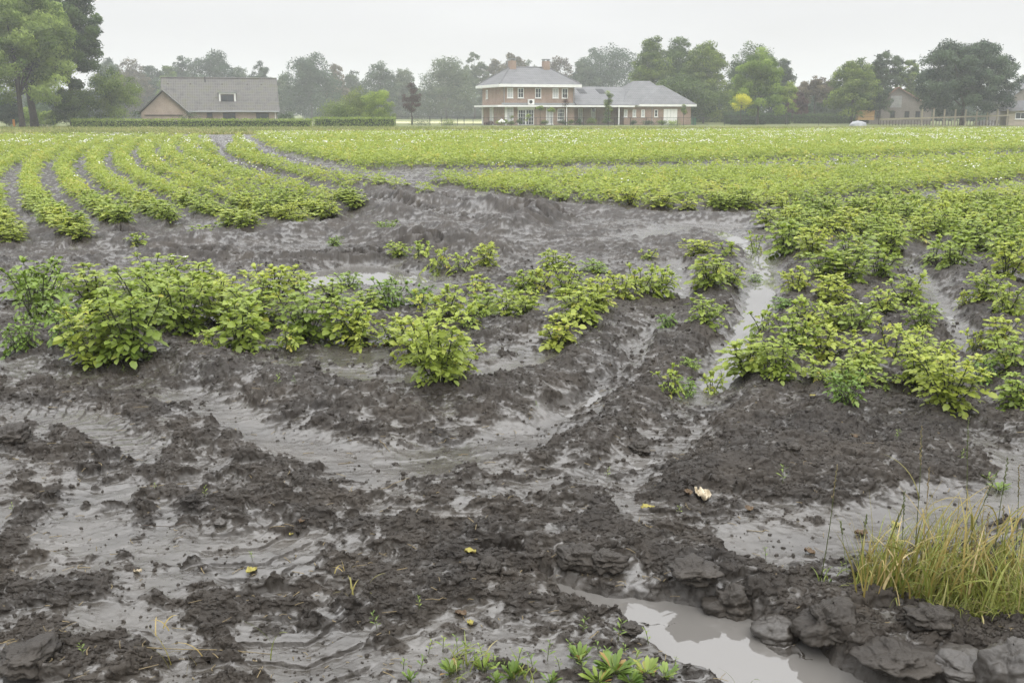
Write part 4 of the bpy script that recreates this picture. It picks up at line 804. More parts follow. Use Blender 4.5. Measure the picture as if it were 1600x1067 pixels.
tree('bright lemon-yellow globe tree on a thin stem by the hedge', 1159, 147, 36, 146, 'yellow', cb=174, nb=34, nl=110, ls=.16, seed=2, rb=.26, trunk=.16, shape=.3)
tree('small copper-leaved tree on a thin stem before the far trees', 642, 128, 36, 150, 'copper', cb=176, nb=40, nl=80, ls=.20, seed=2, rb=.2, trunk=.12, shape=1.6)
def mass(label, name, boxes, m, dens, ls, seed):
    rs = np.random.RandomState(seed); bl = []
    for (x0, x1, Y, top) in boxes:
        for px in np.arange(x0, x1, 8):
            for r in range(5):
                yy = top + rs.rand() * (188 - top); a = AT(px + rs.randn() * 4, yy, Y + rs.rand() * 10); bl.append((a[0], a[1], max(a[2], .4), (1.2 + 1.0 * rs.rand()) * Y / 260))
    tag(ob(name, crown_mesh(name, bl, LM[m], dens, ls, rs)), label, 'undergrowth', kind='stuff')
mass('dim undergrowth under the far tree line', 'undergrowth', [(-150, 1000, 296, 146), (980, 1330, 196, 150), (1260, 1700, 205, 160)], 'far', 210, .55, 3)
# garden bushes behind and beside the hedges
shrub('broad rounded pale green bush behind the second clipped hedge', 528, 158, 88, 132, 'green', nb=30, nl=160, ls=.2)
shrub('tall dark green bush behind the second clipped hedge', 556, 137, 60, 134, 'green', nb=40, nl=170, ls=.2)
shrub('dense bright green bush at the right end of the second clipped hedge', 590, 137, 60, 131, 'bright', nb=44, nl=180, ls=.2, rb=.22)
shrub('low green bush against the gable wall of the farmhouse', 296, 174, 36, 127, 'grey', nb=14, nl=80, ls=.14)
shrub('low bush hiding the foot of the farmhouse at its right end', 447, 172, 30, 128, 'grey', nb=14, nl=80, ls=.16)
def hedge(label, a, b, base, top, th, m, group=None, seed=0, n=None, wob=.05, Yb=None):
    """clipped hedge between two picture columns: dark inner body and a skin of leaves"""
    rs = np.random.RandomState(seed); A_ = G(a, base); B_ = G(b, base)
    if Yb: B_ = G(b, Yb)
    d = B_ - A_; Ln = np.hypot(d[0], d[1]); H = AT((a + b) / 2, top, (A_[1] + B_[1]) / 2)[2]; rz = atan2(d[1], d[0])
    o = empty('hedge', (A_[0], A_[1], 0), rz); tag(o, label, 'hedge', group)
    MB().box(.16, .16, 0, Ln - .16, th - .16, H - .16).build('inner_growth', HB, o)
    n = n or int(Ln * (H + th) * 130); f = rs.rand(n); top_ = rs.rand(n) < th / (th + H); u = rs.rand(n) * Ln; v = rs.rand(n)
    y = np.where(top_, v * th, 0) + wob * rs.randn(n); z = np.where(top_, H, v * H) + wob * rs.randn(n) + .05 * gn(u * 1.1, u * 0, 3); nn = np.where(top_[:, None], [[0, 0, 1.]], [[0, -1., .2]]) + .6 * rs.randn(n, 3)
    e = rs.rand(n) < .04; u = np.where(e, rs.randint(2, size=n) * Ln, u); y = np.where(e, rs.rand(n) * th, y)
    vv = cards(np.stack([u, y, np.abs(z)], -1), nn, .14 + .09 * rs.rand(n), rs); t = np.clip(.4 + .3 * gn(u * 1.5, z * 2, 5) + .2 * rs.randn(n) + .15 * top_, 0, 1)
    ob('foliage', mesh('foliage', vv, [(np.arange(n) * 4)[:, None] + np.array([0, 3, 2, 1])], LM[m], attr={'tint': np.repeat(t, 4)}), o); return o
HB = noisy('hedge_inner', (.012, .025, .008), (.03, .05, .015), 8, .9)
hedge('long clipped hedge in front of the brown-roofed farmhouse', 112, 485, 201.5, 187, 1.0, 'bright')
hedge('shorter clipped hedge right of the gap, ending by the open lawn', 490, 617, 200, 184.5, 1.2, 'bright', seed=2)
hedge('trimmed dark hedge right of the villa garage', 1084, 1135, 192, 173, 1.0, 'green', seed=3)
hedge('long uneven hedge under the bright trees, right of the villa', 1132, 1236, 194.5, 178, 1.0, 'oak', seed=4, wob=.12)
hedge('dark hedge with flowers running towards the barn', 1240, 1372, 194, 179.5, 1.0, 'oak', seed=5, wob=.14)
hedge('low pale hedge before the long uneven one', 1140, 1196, 195.5, 186, .8, 'grey', seed=6, wob=.12)
# ================================================================ BUILDINGS
def brick(name, a, b, mo=(.45, .42, .38)):
    m = mat(name, a, .85, .2); bs = m.node_tree.nodes['Principled BSDF']; t = N(m, 'ShaderNodeTexCoord'); mp_ = N(m, 'ShaderNodeMapping'); mp_.inputs['Rotation'].default_value = (pi / 2, 0, 0)
    s = N(m, 'ShaderNodeSeparateXYZ'); cx = N(m, 'ShaderNodeCombineXYZ'); L(m, t.outputs['Object'], s.inputs[0]); ad = N(m, 'ShaderNodeMath', operation='ADD'); L(m, s.outputs[0], ad.inputs[0]); L(m, s.outputs[1], ad.inputs[1]); L(m, ad.outputs[0], cx.inputs[0]); L(m, s.outputs[2], cx.inputs[1])
    br = N(m, 'ShaderNodeTexBrick'); L(m, cx.outputs[0], br.inputs[0]); br.inputs['Scale'].default_value = 4; br.inputs['Color1'].default_value = (*a, 1); br.inputs['Color2'].default_value = (*b, 1); br.inputs['Mortar'].default_value = (*mo, 1); br.inputs['Mortar Size'].default_value = .02
    n = N(m, 'ShaderNodeTexNoise'); n.inputs['Scale'].default_value = .8; n.inputs['Detail'].default_value = 6; L(m, t.outputs['Object'], n.inputs[0]); r = N(m, 'ShaderNodeMapRange'); L(m, n.outputs['Fac'], r.inputs[0]); r.inputs[1].default_value = .3; r.inputs[2].default_value = .7; r.inputs[3].default_value = .82; r.inputs[4].default_value = 1.1
    mu = N(m, 'ShaderNodeVectorMath', operation='SCALE'); L(m, br.outputs[0], mu.inputs[0]); L(m, r.outputs[0], mu.inputs['Scale']); L(m, mu.outputs[0], bs.inputs['Base Color']); return m
def tiles(name, a, b, pitch=.33, moss=None):
    m = noisy(name, a, b, 1.2, .75, 8, 0, .3, moss); bs = m.node_tree.nodes['Principled BSDF']; t = N(m, 'ShaderNodeTexCoord'); wv = N(m, 'ShaderNodeTexWave', bands_direction='Z'); wv.inputs['Scale'].default_value = .31 / pitch; wv.inputs['Distortion'].default_value = .2; L(m, t.outputs['Object'], wv.inputs[0])
    w2 = N(m, 'ShaderNodeTexWave', bands_direction='X'); w2.inputs['Scale'].default_value = .31 / .30; L(m, t.outputs['Object'], w2.inputs[0]); ad = N(m, 'ShaderNodeMath', operation='ADD'); L(m, wv.outputs['Fac'], ad.inputs[0]); L(m, w2.outputs['Fac'], ad.inputs[1])
    bp = N(m, 'ShaderNodeBump'); bp.inputs['Strength'].default_value = .6; bp.inputs['Distance'].default_value = .03; L(m, ad.outputs[0], bp.inputs['Height']); L(m, bp.outputs[0], bs.inputs['Normal']); return m
BRK = brick('brown_brick', (.235, .150, .110), (.300, .200, .150)); BRP = brick('pink_brick', (.290, .215, .175), (.345, .262, .215)); BRG = brick('grey_brick', (.17, .145, .13), (.215, .19, .17), (.3, .29, .27))
TG = tiles('grey_tile', (.115, .117, .120), (.160, .162, .165)); TB = tiles('weathered_tile', (.070, .068, .064), (.110, .106, .098), .36, (.100, .100, .070)); TO = tiles('orange_tile', (.22, .12, .08), (.26, .17, .12))
WP = noisy('white_paint', (.70, .70, .68), (.80, .80, .78), 2, .5); GL = mat('window_glass', (.035, .042, .048), .06, .6); CUR = noisy('net_curtain', (.36, .37, .38), (.55, .56, .56), 5, .4); ZN = mat('zinc', (.30, .31, .32), .45, .5, .6)
DK = mat('dark_frame', (.055, .042, .035), .6); DM = mat('dark_metal', (.035, .038, .04), .5, .5, .3); WD = noisy('pale_timber', (.20, .18, .13), (.28, .25, .18), 5, .8); WDK = noisy('dark_timber', (.06, .05, .04), (.11, .09, .07), 5, .8)
def hip(x0, y0, x1, y1, z, zr, ra, rb_, ov=.6, yr=None):
    """hip roof solid: ridge from x=ra to x=rb_ at height zr"""
    yr = (y0 + y1) / 2 if yr is None else yr; a, b, c, d = x0 - ov, y0 - ov, x1 + ov, y1 + ov; t = .02
    vs = [(a, b, z), (c, b, z), (c, d, z), (a, d, z), (ra, yr, zr), (rb_, yr, zr)]; m = MB(); m.add(vs, [(0, 1, 5, 4), (1, 2, 5), (2, 3, 4, 5), (3, 0, 4), (3, 2, 1, 0)]); return m
def window(par, x0, x1, z0, z1, y=0, side=None, nx=2, nz=2, glass=None, frame=None, name='window', fw=.09):
    """frame proud of the wall, pane set back inside it. side='x' puts it on the wall x=y facing -x"""
    m = MB(); g = MB(); bars = [(x0, z0, x1, z0 + fw), (x0, z1 - fw, x1, z1), (x0, z0 + fw, x0 + fw, z1 - fw), (x1 - fw, z0 + fw, x1, z1 - fw)]
    for k in range(1, nx): c = x0 + (x1 - x0) * k / nx; bars.append((c - .022, z0 + fw, c + .022, z1 - fw))
    xs_ = [x0 + fw] + [v for k in range(1, nx) for v in (x0 + (x1 - x0) * k / nx - .022, x0 + (x1 - x0) * k / nx + .022)] + [x1 - fw]
    for k in range(1, nz):
        c = z0 + (z1 - z0) * k / nz
        for q in range(nx): bars.append((xs_[2 * q], c - .02, xs_[2 * q + 1], c + .02))
    for (a, b, c, d) in bars:
        if side: m.box(y - .07, a, b, y - .003, c, d)
        else: m.box(a, y - .07, b, c, y - .003, d)
    if side: g.box(y - .03, x0 + .01, z0 + .01, y - .006, x1 - .01, z1 - .01)
    else: g.box(x0 + .01, y - .03, z0 + .01, x1 - .01, y - .006, z1 - .01)
    w_ = m.build(name, frame or WP, par); g.build('pane', glass or GL, w_)
    if name == 'window':
        s = MB(); (s.box(y - .13, x0 - .06, z0 - .07, y - .003, x1 + .06, z0 - .004) if side else s.box(x0 - .06, y - .13, z0 - .07, x1 + .06, y - .003, z0 - .004)); s.build('sill', frame or WP, w_)
    return w_
def villa():
    O_ = G(786, 196.6); th = R(19); Y0 = O_[1]; o = empty('villa', (O_[0], Y0, 0), th); tag(o, 'brown brick villa with grey hip roofs, white eaves and a low garage wing', 'house', None)
    Z = lambda py, px=820: AT(px, py, Y0 + 1)[2]
    def LX(px, ly=0):
        d = ray(px, 190); k = d[0] / d[1]; bx = O_[0] - ly * sin(th); by = Y0 + ly * cos(th); return (k * by - bx) / (cos(th) - k * sin(th))
    W = LX(897); D = 9.6; zl = Z(167.5); zu = Z(136.5); xr0 = LX(975); xr1 = LX(1079)
    MB().box(0, 0, 0, W, D, zu).build('wall', BRK, o)
    # upper roof
    r = hip(0, 0, W, D, zu + .38, Z(103), LX(796, D / 2), LX(856, D / 2), .75).build('roof', TG, o)
    f = MB(); f.box(-.8, -.8, zu, W + .8, D + .8, zu + .376); f.build('eaves', WP, o)
    for px in (799, 851):
        cx = LX(px, D / 2); ch = MB().box(cx - .46, D / 2 - .75, Z(111), cx + .46, D / 2 + .1, Z(93)).build('chimney', BRK, r)
        c2 = MB()
        for q in (-.42, .30): c2.box(cx + q, D / 2 - .75, Z(93) + .003, cx + q + .12, D / 2 + .1, Z(93) + .2)
        c2.box(cx - .52, D / 2 - .8, Z(93) + .2, cx + .52, D / 2 + .15, Z(93) + .3); c2.build('cap', ZN, ch); MB().box(cx - .5, D / 2 - .93, Z(111) - .05, cx + .5, D / 2 - .753, Z(110)).build('flashing', WP, ch)
    MB().tube([(LX(824, 2), 2.0, Z(124)), (LX(824, 2), 2.0, Z(120.5))], .09, 6).build('vent_pipe', DM, r)
    # ridge and hip caps
    ra, rb_ = LX(796, D / 2), LX(856, D / 2); zr = Z(103); cap = MB(); cap.tube([(ra, D / 2, zr), (rb_, D / 2, zr)], .11, 6); cap.tube([(-.75, -.75, zu + .4), (ra, D / 2, zr)], .1, 6); cap.tube([(W + .75, -.75, zu + .4), (rb_, D / 2, zr)], .1, 6); cap.tube([(-.75, D + .75, zu + .4), (ra, D / 2, zr)], .1, 6); cap.build('ridge_tiles', TG, r)
    # flat lower eaves wrapping round and over the verandah
    e = MB(); e.box(-1.1, -1.0, zl, W + .003, D + .6, zl + .25); e.box(W + .004, -1.0, zl, xr0 + 1.2, 2.4, zl + .25); e.build('canopy', WP, o)
    MB().box(-.2, -.35, zl + .302, W + .1, -.003, zl + .55).build('gutter_band', ZN, o)
    ac = MB().box(LX(823), -.75, zl + .303, LX(832), -.36, zl + 1.05).build('air_conditioner', WP, o); g = MB(); c = (LX(826.5), -.76, zl + .68); g.tube([(c[0], -.765, c[2]), (c[0], -.79, c[2])], .24, 16); g.build('fan_grille', DM, ac)
    for px, gl, nz in ((797, CUR, 2), (813.5, GL, 2), (840.5, GL, 2), (867.5, CUR, 2), (882, GL, 2)): window(o, LX(px - 4.6), LX(px + 4.6), Z(153.5), Z(138), 0, nx=2, nz=nz, glass=gl)
    window(o, 6.9, 7.7, Z(154), Z(139.5), 0, side='x', nx=1, nz=2, glass=CUR)
    for px in (787.5, 895.5): MB().tube([(LX(px), -.09, zl + .56), (LX(px), -.09, zu - .01)], .06, 6).build('downpipe', ZN, o)
    # ground floor openings
    window(o, LX(791.5, 0), LX(802), .35, zl - .06, 0, nx=2, nz=3, glass=CUR)
    MB().box(LX(788) + .05, -.16, 0, LX(791), -.003, zl - .01).build('pilaster', WP, o)
    window(o, 4.6, 5.9, .3, zl - .1, 0, side='x', nx=2, nz=3, glass=CUR); MB().box(-.14, 9.2, 0, -.003, 9.55, zl - .01).build('pilaster', WP, o)
    MB().box(-.14, 4.25, 0, -.003, 4.55, zl - .01).build('pilaster', WP, o)
    d1 = window(o, LX(809), LX(821), .05, zl - .35, 0, nx=3, nz=4, name='door'); d2 = window(o, LX(821.3), LX(834), .05, zl - .35, 0, nx=3, nz=4, name='door')
    MB().box(LX(808), -.2, zl - .34, LX(835), -.003, zl - .02).build('door_lintel', WP, o)
    window(o, LX(853), LX(864), .15, zl - .1, 0, nx=2, nz=3, glass=CUR); window(o, LX(871), LX(881.5), .7, zl - .25, 0, nx=3, nz=3)
    # link with verandah
    ly = 2.6; MB().box(W + .003, ly, 0, xr0 - .003, ly + 5.6, zl + .28).build('wall', BRK, o)
    lk = MB(); zk = Z(139, 930) + .5; a, b = W + .004, xr0 + 2.0
    lk.add([(a, -1.0, zl + .304), (b, -1.0, zl + .304), (b, 5.4, zk), (a, 5.4, zk), (a, 9, zl + .304), (b, 9, zl + .304)], [(0, 1, 2, 3), (3, 2, 5, 4), (0, 3, 4), (1, 5, 2), (0, 4, 5, 1)]); lr = lk.build('roof', TG, o)
    for px in (913, 943):
        cx = LX(px, 2.5); q = MB(); sl_ = (zk - zl - .3) / 6.4; n0 = 2.9; n1 = 4.5; hh = .05
        vs = [(cx - .55, n0, zl + .3 + (n0 + 1) * sl_ + hh), (cx + .55, n0, zl + .3 + (n0 + 1) * sl_ + hh), (cx + .55, n1, zl + .3 + (n1 + 1) * sl_ + hh), (cx - .55, n1, zl + .3 + (n1 + 1) * sl_ + hh)]
        q.add(vs + [(v[0], v[1], v[2] - .15) for v in vs], [(0, 1, 2, 3), (4, 7, 6, 5), (0, 4, 5, 1), (1, 5, 6, 2), (2, 6, 7, 3), (3, 7, 4, 0)]); q.build('skylight', mat('skylight', (.02, .022, .024), .5, .2), lr)
    for px in (880, 903, 923, 946, 968): window(o, LX(px, ly), LX(px + 7, ly), .5, zl - .2, ly, nx=2, nz=3, glass=CUR if px < 930 else GL)
    for px in (884, 966): MB().box(LX(px, -.8), -.85, 0, LX(px, -.8) + .16, -.69, zl - .003).build('verandah_post', WP, o)
    # garage wing
    MB().box(xr0, 0, 0, xr1, 10.5, zl + .1).build('wall', BRK, o); MB().box(xr0 - .5 + 1.8, -.6, zl + .101, xr1 + .6, 11.1, zl + .42).build('eaves', WP, o)
    zb = Z(131.5, 1000) + .75; hip(xr0, 0, xr1 - 2.0, 10.5, zl + .424, zb, LX(988, 5.2), LX(1014, 5.2), .55).build('roof', TG, o)
    q = MB(); xa = LX(1012); xm = LX(1037, 2.6); zq = Z(136, 1037) + .45
    q.add([(xa - 1.6, -.62, zl + .428), (xr1 + .62, -.62, zl + .428), (xr1 + .62, 8.6, zl + .428), (xm, 3.2, zq), (xm - 3.4, 5.4, zq), (xa - 1.6, 8.6, zl + .428)], [(0, 1, 3), (1, 2, 3), (0, 3, 4), (2, 4, 3), (0, 4, 5), (2, 5, 4), (0, 5, 2, 1)]); q.build('roof', TG, o)
    for px, g_ in ((977, CUR), (990.5, CUR), (1004, CUR), (1024.5, GL)): window(o, LX(px - 2.6), LX(px + 2.8), 1.15, zl - .35, 0, nx=1, nz=2, glass=g_)
    gd = MB(); x0, x1 = LX(1036.5), LX(1057.5); gd.box(x0, -.06, .02, x1, -.003, zl - .25); gd = gd.build('garage_door', WP, o)
    g2 = MB(); [g2.box(x0 + (x1 - x0) * k / 4 - .012, -.072, .05, x0 + (x1 - x0) * k / 4 + .012, -.062, zl - .28) for k in (1, 2, 3)]; g2.build('groove', ZN, gd)
    MB().tube([(LX(1018), -.09, .1), (LX(1018), -.09, zl)], .05, 6).build('downpipe', ZN, o)
    MB().box(LX(927, -.5) - .12, -.6, zl - .65, LX(927, -.5) + .12, -.36, zl - .2).build('hanging_lantern', DM, o)
villa()
def farmhouse():
    O_ = G(253, 200) * .0 + np.array([AT(253, 190, 136)[0], 136, 0]); th = R(15); o = empty('farmhouse', O_, th); tag(o, 'low pink-brick farmhouse with a big weathered tile roof behind the clipped hedge', 'house')
    def LX(px, ly=0):
        d = ray(px, 180); k = d[0] / d[1]; bx = O_[0] - ly * sin(th); by = O_[1] + ly * cos(th); return (k * by - bx) / (cos(th) - k * sin(th))
    Z = lambda py: AT(330, py, 137)[2]
    x0, x1 = LX(256), LX(432); ze = Z(172.5); D = 9.5; zr = AT(330, 124, 141)[2]
    b = MB(); b.add([(x0, 0, 0), (x1, 0, 0), (x1, D, 0), (x0, D, 0), (x0, 0, ze), (x1, 0, ze), (x1, D, ze), (x0, D, ze), (x0, D / 2, zr - .25), (x1, D / 2, zr - .25)], [(0, 1, 5, 4), (1, 2, 6, 9, 5), (2, 3, 7, 6), (3, 0, 4, 8, 7), (4, 5, 9, 8), (7, 8, 9, 6)]); b.build('wall', BRP, o)
    def gable(x0, x1, y0, y1, ze, zr, axis, t=.16):
        m = MB()
        if axis == 'x':
            ym = (y0 + y1) / 2; vs = [(x0, y0, ze), (x1, y0, ze), (x1, ym, zr), (x0, ym, zr), (x0, y1, ze), (x1, y1, ze)]
        else:
            xm = (x0 + x1) / 2; vs = [(x0, y1, ze), (x0, y0, ze), (xm, y0, zr), (xm, y1, zr), (x1, y1, ze), (x1, y0, ze)]
        up = [(a, b_, c + t) for a, b_, c in vs]; m.add(vs + up, [(6, 7, 8, 9), (9, 8, 11, 10), (0, 3, 2, 1), (3, 4, 5, 2), (0, 1, 7, 6), (4, 10, 11, 5), (1, 2, 8, 7), (2, 5, 11, 8), (0, 6, 9, 3), (3, 9, 10, 4)]); return m
    r = gable(x0 - .35, x1 + .45, -.5, D + .5, ze - .25, zr, 'x').build('roof', TB, o)
    MB().tube([(x0 - .35, D / 2, zr + .17), (x1 + .45, D / 2, zr + .17)], .12, 6).build('ridge_tiles', TB, r)
    MB().tube([(x0 - .3, -.56, ze - .2), (x1 + .4, -.56, ze - .2)], .08, 6).build('gutter', ZN, r)
    for px in (266, 301, 350, 389, 411): zz = (zr - ze) / 5.25 * 4.3 + ze; MB().box(LX(px, 3.8) - .09, 3.7, zz - .05, LX(px, 3.8) + .09, 3.9, zz + .16).build('vent_tile', DK, r)
    MB().tube([(LX(324, 4.3), 4.1, zr - .6), (LX(324, 4.3), 4.1, zr + .35)], .08, 6).build('vent_pipe', DM, r)
    # dormer
    dx0, dx1 = LX(344, 2), LX(370, 2); z0, z1 = Z(160.5), Z(145); d = MB(); d.box(dx0, 1.0, z0 - .3, dx1, 3.6, z1); dm = d.build('dormer', WP, r)
    MB().box(dx0 - .12, .85, z1 + .002, dx1 + .12, 4.0, z1 + .12).build('dormer_roof', ZN, dm); window(dm, dx0 + .22, dx1 - .22, z0 - .02, z1 - .18, 1.0, nx=2, nz=1, frame=DK, fw=.12)
    # gable wing
    g0, g1 = LX(221, -2.5), LX(293, -2.5); za = AT(256, 142.5, 133)[2]; zg = AT(256, 176, 133)[2]; ms = []
    b = MB(); xm = (g0 + g1) / 2; b.add([(g0, -2.6, 0), (g1, -2.6, 0), (g1, 4, 0), (g0, 4, 0), (g0, -2.6, zg), (g1, -2.6, zg), (g1, 4, zg), (g0, 4, zg), (xm, -2.6, za - .1), (xm, 4, za - .1)], [(0, 1, 5, 8, 4), (1, 2, 6, 5), (2, 3, 7, 9, 6), (3, 0, 4, 7), (5, 6, 9, 8), (7, 4, 8, 9)]); b.build('wall', BRP, o)
    gable(g0 - .5, g1 + .35, -3.05, 4, zg - .28, za, 'y').build('roof', TB, o); MB().box(g0 + .4, -2.7, zg - .45, g1 - .6, -2.603, zg - .3).build('timber_rail', DK, o)
    window(o, LX(323), LX(332), 1.15, 1.75, 0, nx=1, nz=1, frame=DK); window(o, LX(348), LX(368), .9, ze - .35, 0, nx=3, nz=2, frame=DK); window(o, LX(400), LX(420), .7, ze - .35, 0, nx=3, nz=1, frame=DK)
    MB().tube([(LX(430), -.1, 0), (LX(430), -.1, ze)], .05, 6).build('downpipe', WP, o)
farmhouse()
def barn():
    Y = 158; O_ = np.array([AT(1361, 185, Y)[0], Y, 0]); th = R(-16); o = empty('barn', O_, th); tag(o, 'grey brick barn with a steep gable, half hidden behind trees at right', 'barn')
    u = MPX(Y); Wd = 84 * u / cos(th); za = AT(1396, 138, Y)[2]; ze = AT(1396, 168, Y)[2]
    b = MB(); b.add([(0, 0, 0), (Wd, 0, 0), (Wd, 14, 0), (0, 14, 0), (0, 0, ze), (Wd, 0, ze), (Wd, 14, ze), (0, 14, ze), (Wd * .42, 0, za), (Wd * .42, 14, za)], [(0, 1, 5, 8, 4), (1, 2, 6, 5), (2, 3, 7, 9, 6), (3, 0, 4, 7)]); b.build('wall', BRG, o)
    r = MB(); c = Wd * .42; k = .16; vs = [(-.4, -.3, ze - .3), (-.4, 14, ze - .3), (c, -.3, za), (c, 14, za), (Wd + .4, -.3, ze - .3), (Wd + .4, 14, ze - .3)]; r.add(vs + [(a, b_, z + k) for a, b_, z in vs], [(6, 8, 9, 7), (8, 10, 11, 9), (0, 1, 3, 2), (2, 3, 5, 4), (0, 2, 8, 6), (2, 4, 10, 8), (1, 7, 9, 3), (3, 9, 11, 5), (0, 6, 7, 1), (4, 5, 11, 10)]); rf = r.build('roof', TO, o)
    for px in (1371, 1391, 1411, 1426): x = (px - 1361) * u / cos(th); window(o, x - .35, x + .35, 1.0, 2.0, 0, nx=2, nz=1, frame=DK)
    x = 35 * u; MB().box(x - .8, -.08, ze - .05, x + .8, -.004, ze + 1.7).build('loft_door', noisy('grey_boards', (.22, .22, .22), (.32, .31, .30), 3, .8), o)
    s = (za - ze + .3) / (Wd + .4 - c); x = c + 1.5; hh = lambda q: za + k + .03 - (q - c) * s
    m = MB(); vs = [(x, .8, hh(x)), (x + 2.0, .8, hh(x + 2)), (x + 2.0, 2.2, hh(x + 2)), (x, 2.2, hh(x))]; m.add([(a, b_, z + .06) for a, b_, z in vs] + vs, [(0, 1, 2, 3), (4, 7, 6, 5), (0, 4, 5, 1), (1, 5, 6, 2), (2, 6, 7, 3), (3, 7, 4, 0)]); m.build('skylight', mat('bright_glazing', (.75, .77, .8), .15), rf)
barn()
def shed():
    O_ = np.array([AT(1573, 190, 140)[0], 140, 0]); o = empty('carport', O_, R(-10)); tag(o, 'low carport with a dark sloping roof at the right edge of the photo', 'carport')
    MB().box(.2, 0, 0, 6, 4, 2.2).build('wall', noisy('pale_brick', (.38, .33, .27), (.48, .42, .34), 3, .85), o)
    r = MB(); r.add([(-1.4, -.6, 1.95), (7, -.6, 2.2), (7, 2, 3.7), (.8, 2, 3.3), (-1.4, 4.4, 1.95), (7, 4.4, 2.2)], [(0, 1, 2, 3), (3, 2, 5, 4), (0, 3, 4), (0, 4, 5, 1), (1, 5, 2)]); r.build('roof', noisy('dark_roof', (.085, .085, .09), (.14, .14, .14), 2, .7), o)
    window(o, 1.0, 2.4, .9, 1.8, 0, nx=2, nz=1)
    O_ = np.array([AT(1588, 176, 168)[0], 168, 0]); g = empty('barn', O_, R(-12)); tag(g, 'tall grey gabled building just showing behind the carport', 'barn')
    b = MB(); b.add([(-2, 0, 0), (8, 0, 0), (8, 9, 0), (-2, 9, 0), (-2, 0, 3.4), (8, 0, 3.4), (8, 9, 3.4), (-2, 9, 3.4), (3, 0, 7.2), (3, 9, 7.2)], [(0, 1, 5, 8, 4), (1, 2, 6, 5), (2, 3, 7, 9, 6), (3, 0, 4, 7)]); b.build('wall', BRG, g)
    r = MB(); r.add([(-2.4, -.4, 3.15), (-2.4, 9.4, 3.15), (3, -.4, 7.3), (3, 9.4, 7.3), (8.4, -.4, 3.15), (8.4, 9.4, 3.15)], [(0, 2, 3, 1), (2, 4, 5, 3)]); rr = r.build('roof', TG, g); md = rr.modifiers.new('s', 'SOLIDIFY'); md.thickness = .14; md.offset = 1
    window(g, 0, 3.2, 2.1, 2.9, 0, nx=3, nz=1, glass=WP)
shed()
# ================================================================ FENCES AND GARDEN THINGS
def fence(label, pts, H, step, mp_, mr_, rails=(.25, .95), pr=.03, wires=0, group=None, base=0):
    o = empty('fence', pts[0]); tag(o, label, 'fence', group); x0 = np.array(pts[0]); m = MB()
    for a, b in zip(pts[:-1], pts[1:]):
        a, b = np.array(a) - x0, np.array(b) - x0; Ln = np.hypot(*(b - a)[:2]); n = max(1, int(round(Ln / step)))
        for i in range(n):
            p = a + (b - a) * i / n; MB().tube([(p[0], p[1], 0), (p[0], p[1], H)], pr, 6).build('post', mp_, o)
        for r_ in rails: m.tube([(a[0], a[1] - pr - .02, H * r_), (b[0], b[1] - pr - .02, H * r_)], .02, 4)
    m.build('rails', mr_, o)
    if wires:
        q = MB(); a, b = np.array(pts[0]) - x0, np.array(pts[-1]) - x0; Ln = np.hypot(*(b - a)[:2])
        for i in range(int(Ln / wires)): p = a + (b - a) * i * wires / Ln; q.box(p[0] - .006, p[1] - .012, .1, p[0] + .006, p[1], H * .95)
        q.build('wire_panel', mr_, o)
fence('thin dark metal garden fence in front of the brick villa', [AT(690, 190, 138.5) * [1, 1, 0], AT(1108, 190, 138.5) * [1, 1, 0]], 1.15, 2.2, DM, DM, (.12, .97), .035, wires=.14)
fence('dark slatted gate fence left of the villa by the open lawn', [AT(618, 190, 150) * [1, 1, 0], AT(752, 190, 150) * [1, 1, 0]], 1.25, 2.6, DM, DM, (.4, .7, .95), .05)
fence('dark wire fence standing along the right-hand hedges', [AT(1132, 190, 139) * [1, 1, 0], AT(1378, 190, 139) * [1, 1, 0]], 1.25, 4.6, DM, DM, (.95,), .04)
# paddock fence: tall pale posts, one long pale board
o = empty('fence', AT(1375, 190, 138) * [1, 1, 0]); tag(o, 'paddock fence of tall pale posts with one long pale board, right of the barn', 'fence'); _x0 = np.array(o.location)
for px in (1440, 1458, 1475, 1492, 1508, 1525.5, 1542, 1557.5, 1573): p = AT(px, 188, 138) - _x0; MB().box(p[0] - .09, -.09, -.1, p[0] + .09, .09, AT(px, 171, 138)[2]).build('post', WD, o)
a, b = AT(1375, 187, 138) - _x0, AT(1584, 180.5, 138) - _x0; m = MB(); m.add([(a[0], -.15, a[2] - .09), (b[0], -.15, b[2] - .09), (b[0], -.15, b[2] + .11), (a[0], -.15, a[2] + .11), (a[0], -.10, a[2] - .09), (b[0], -.10, b[2] - .09), (b[0], -.10, b[2] + .11), (a[0], -.10, a[2] + .11)], [(0, 1, 2, 3), (4, 7, 6, 5), (0, 4, 5, 1), (3, 2, 6, 7), (0, 3, 7, 4), (1, 5, 6, 2)]); m.build('board', WD, o)
m = MB(); [m.box(p, -.02, .05, p + .10, .02, .75) for p in np.arange(0, b[0] - 2, .42)]; m.build('lower_paling', WDK, o)
def lump(label, cat, name, px, Y, base, w, h, mt, seed=1):
    rs = np.random.RandomState(seed); p = AT(px, 190, Y); m = MB(); n, k = 16, 7; vs = []
    for j in range(k):
        t = j / (k - 1) * pi / 2
        for i in range(n): a = 2 * pi * i / n; q = 1 + .12 * rs.randn(); vs.append((w / 2 * cos(a) * cos(t) ** .7 * q, w / 3 * sin(a) * cos(t) ** .7 * q, base + h * sin(t) * (1 + .08 * rs.randn())))
    m.add(vs, [(j * n + i, j * n + (i + 1) % n, (j + 1) * n + (i + 1) % n, (j + 1) * n + i) for j in range(k - 1) for i in range(n)]); o = m.build(name, mt, None, True, (p[0], Y, 0)); tag(o, label, cat)
lump('small white tarpaulin-covered heap at the foot of the dark hedge', 'covered heap', 'covered_heap', 1341, 137, -.1, 2.3, .75, noisy('tarpaulin', (.24, .25, .26), (.36, .37, .38), 3, .5))
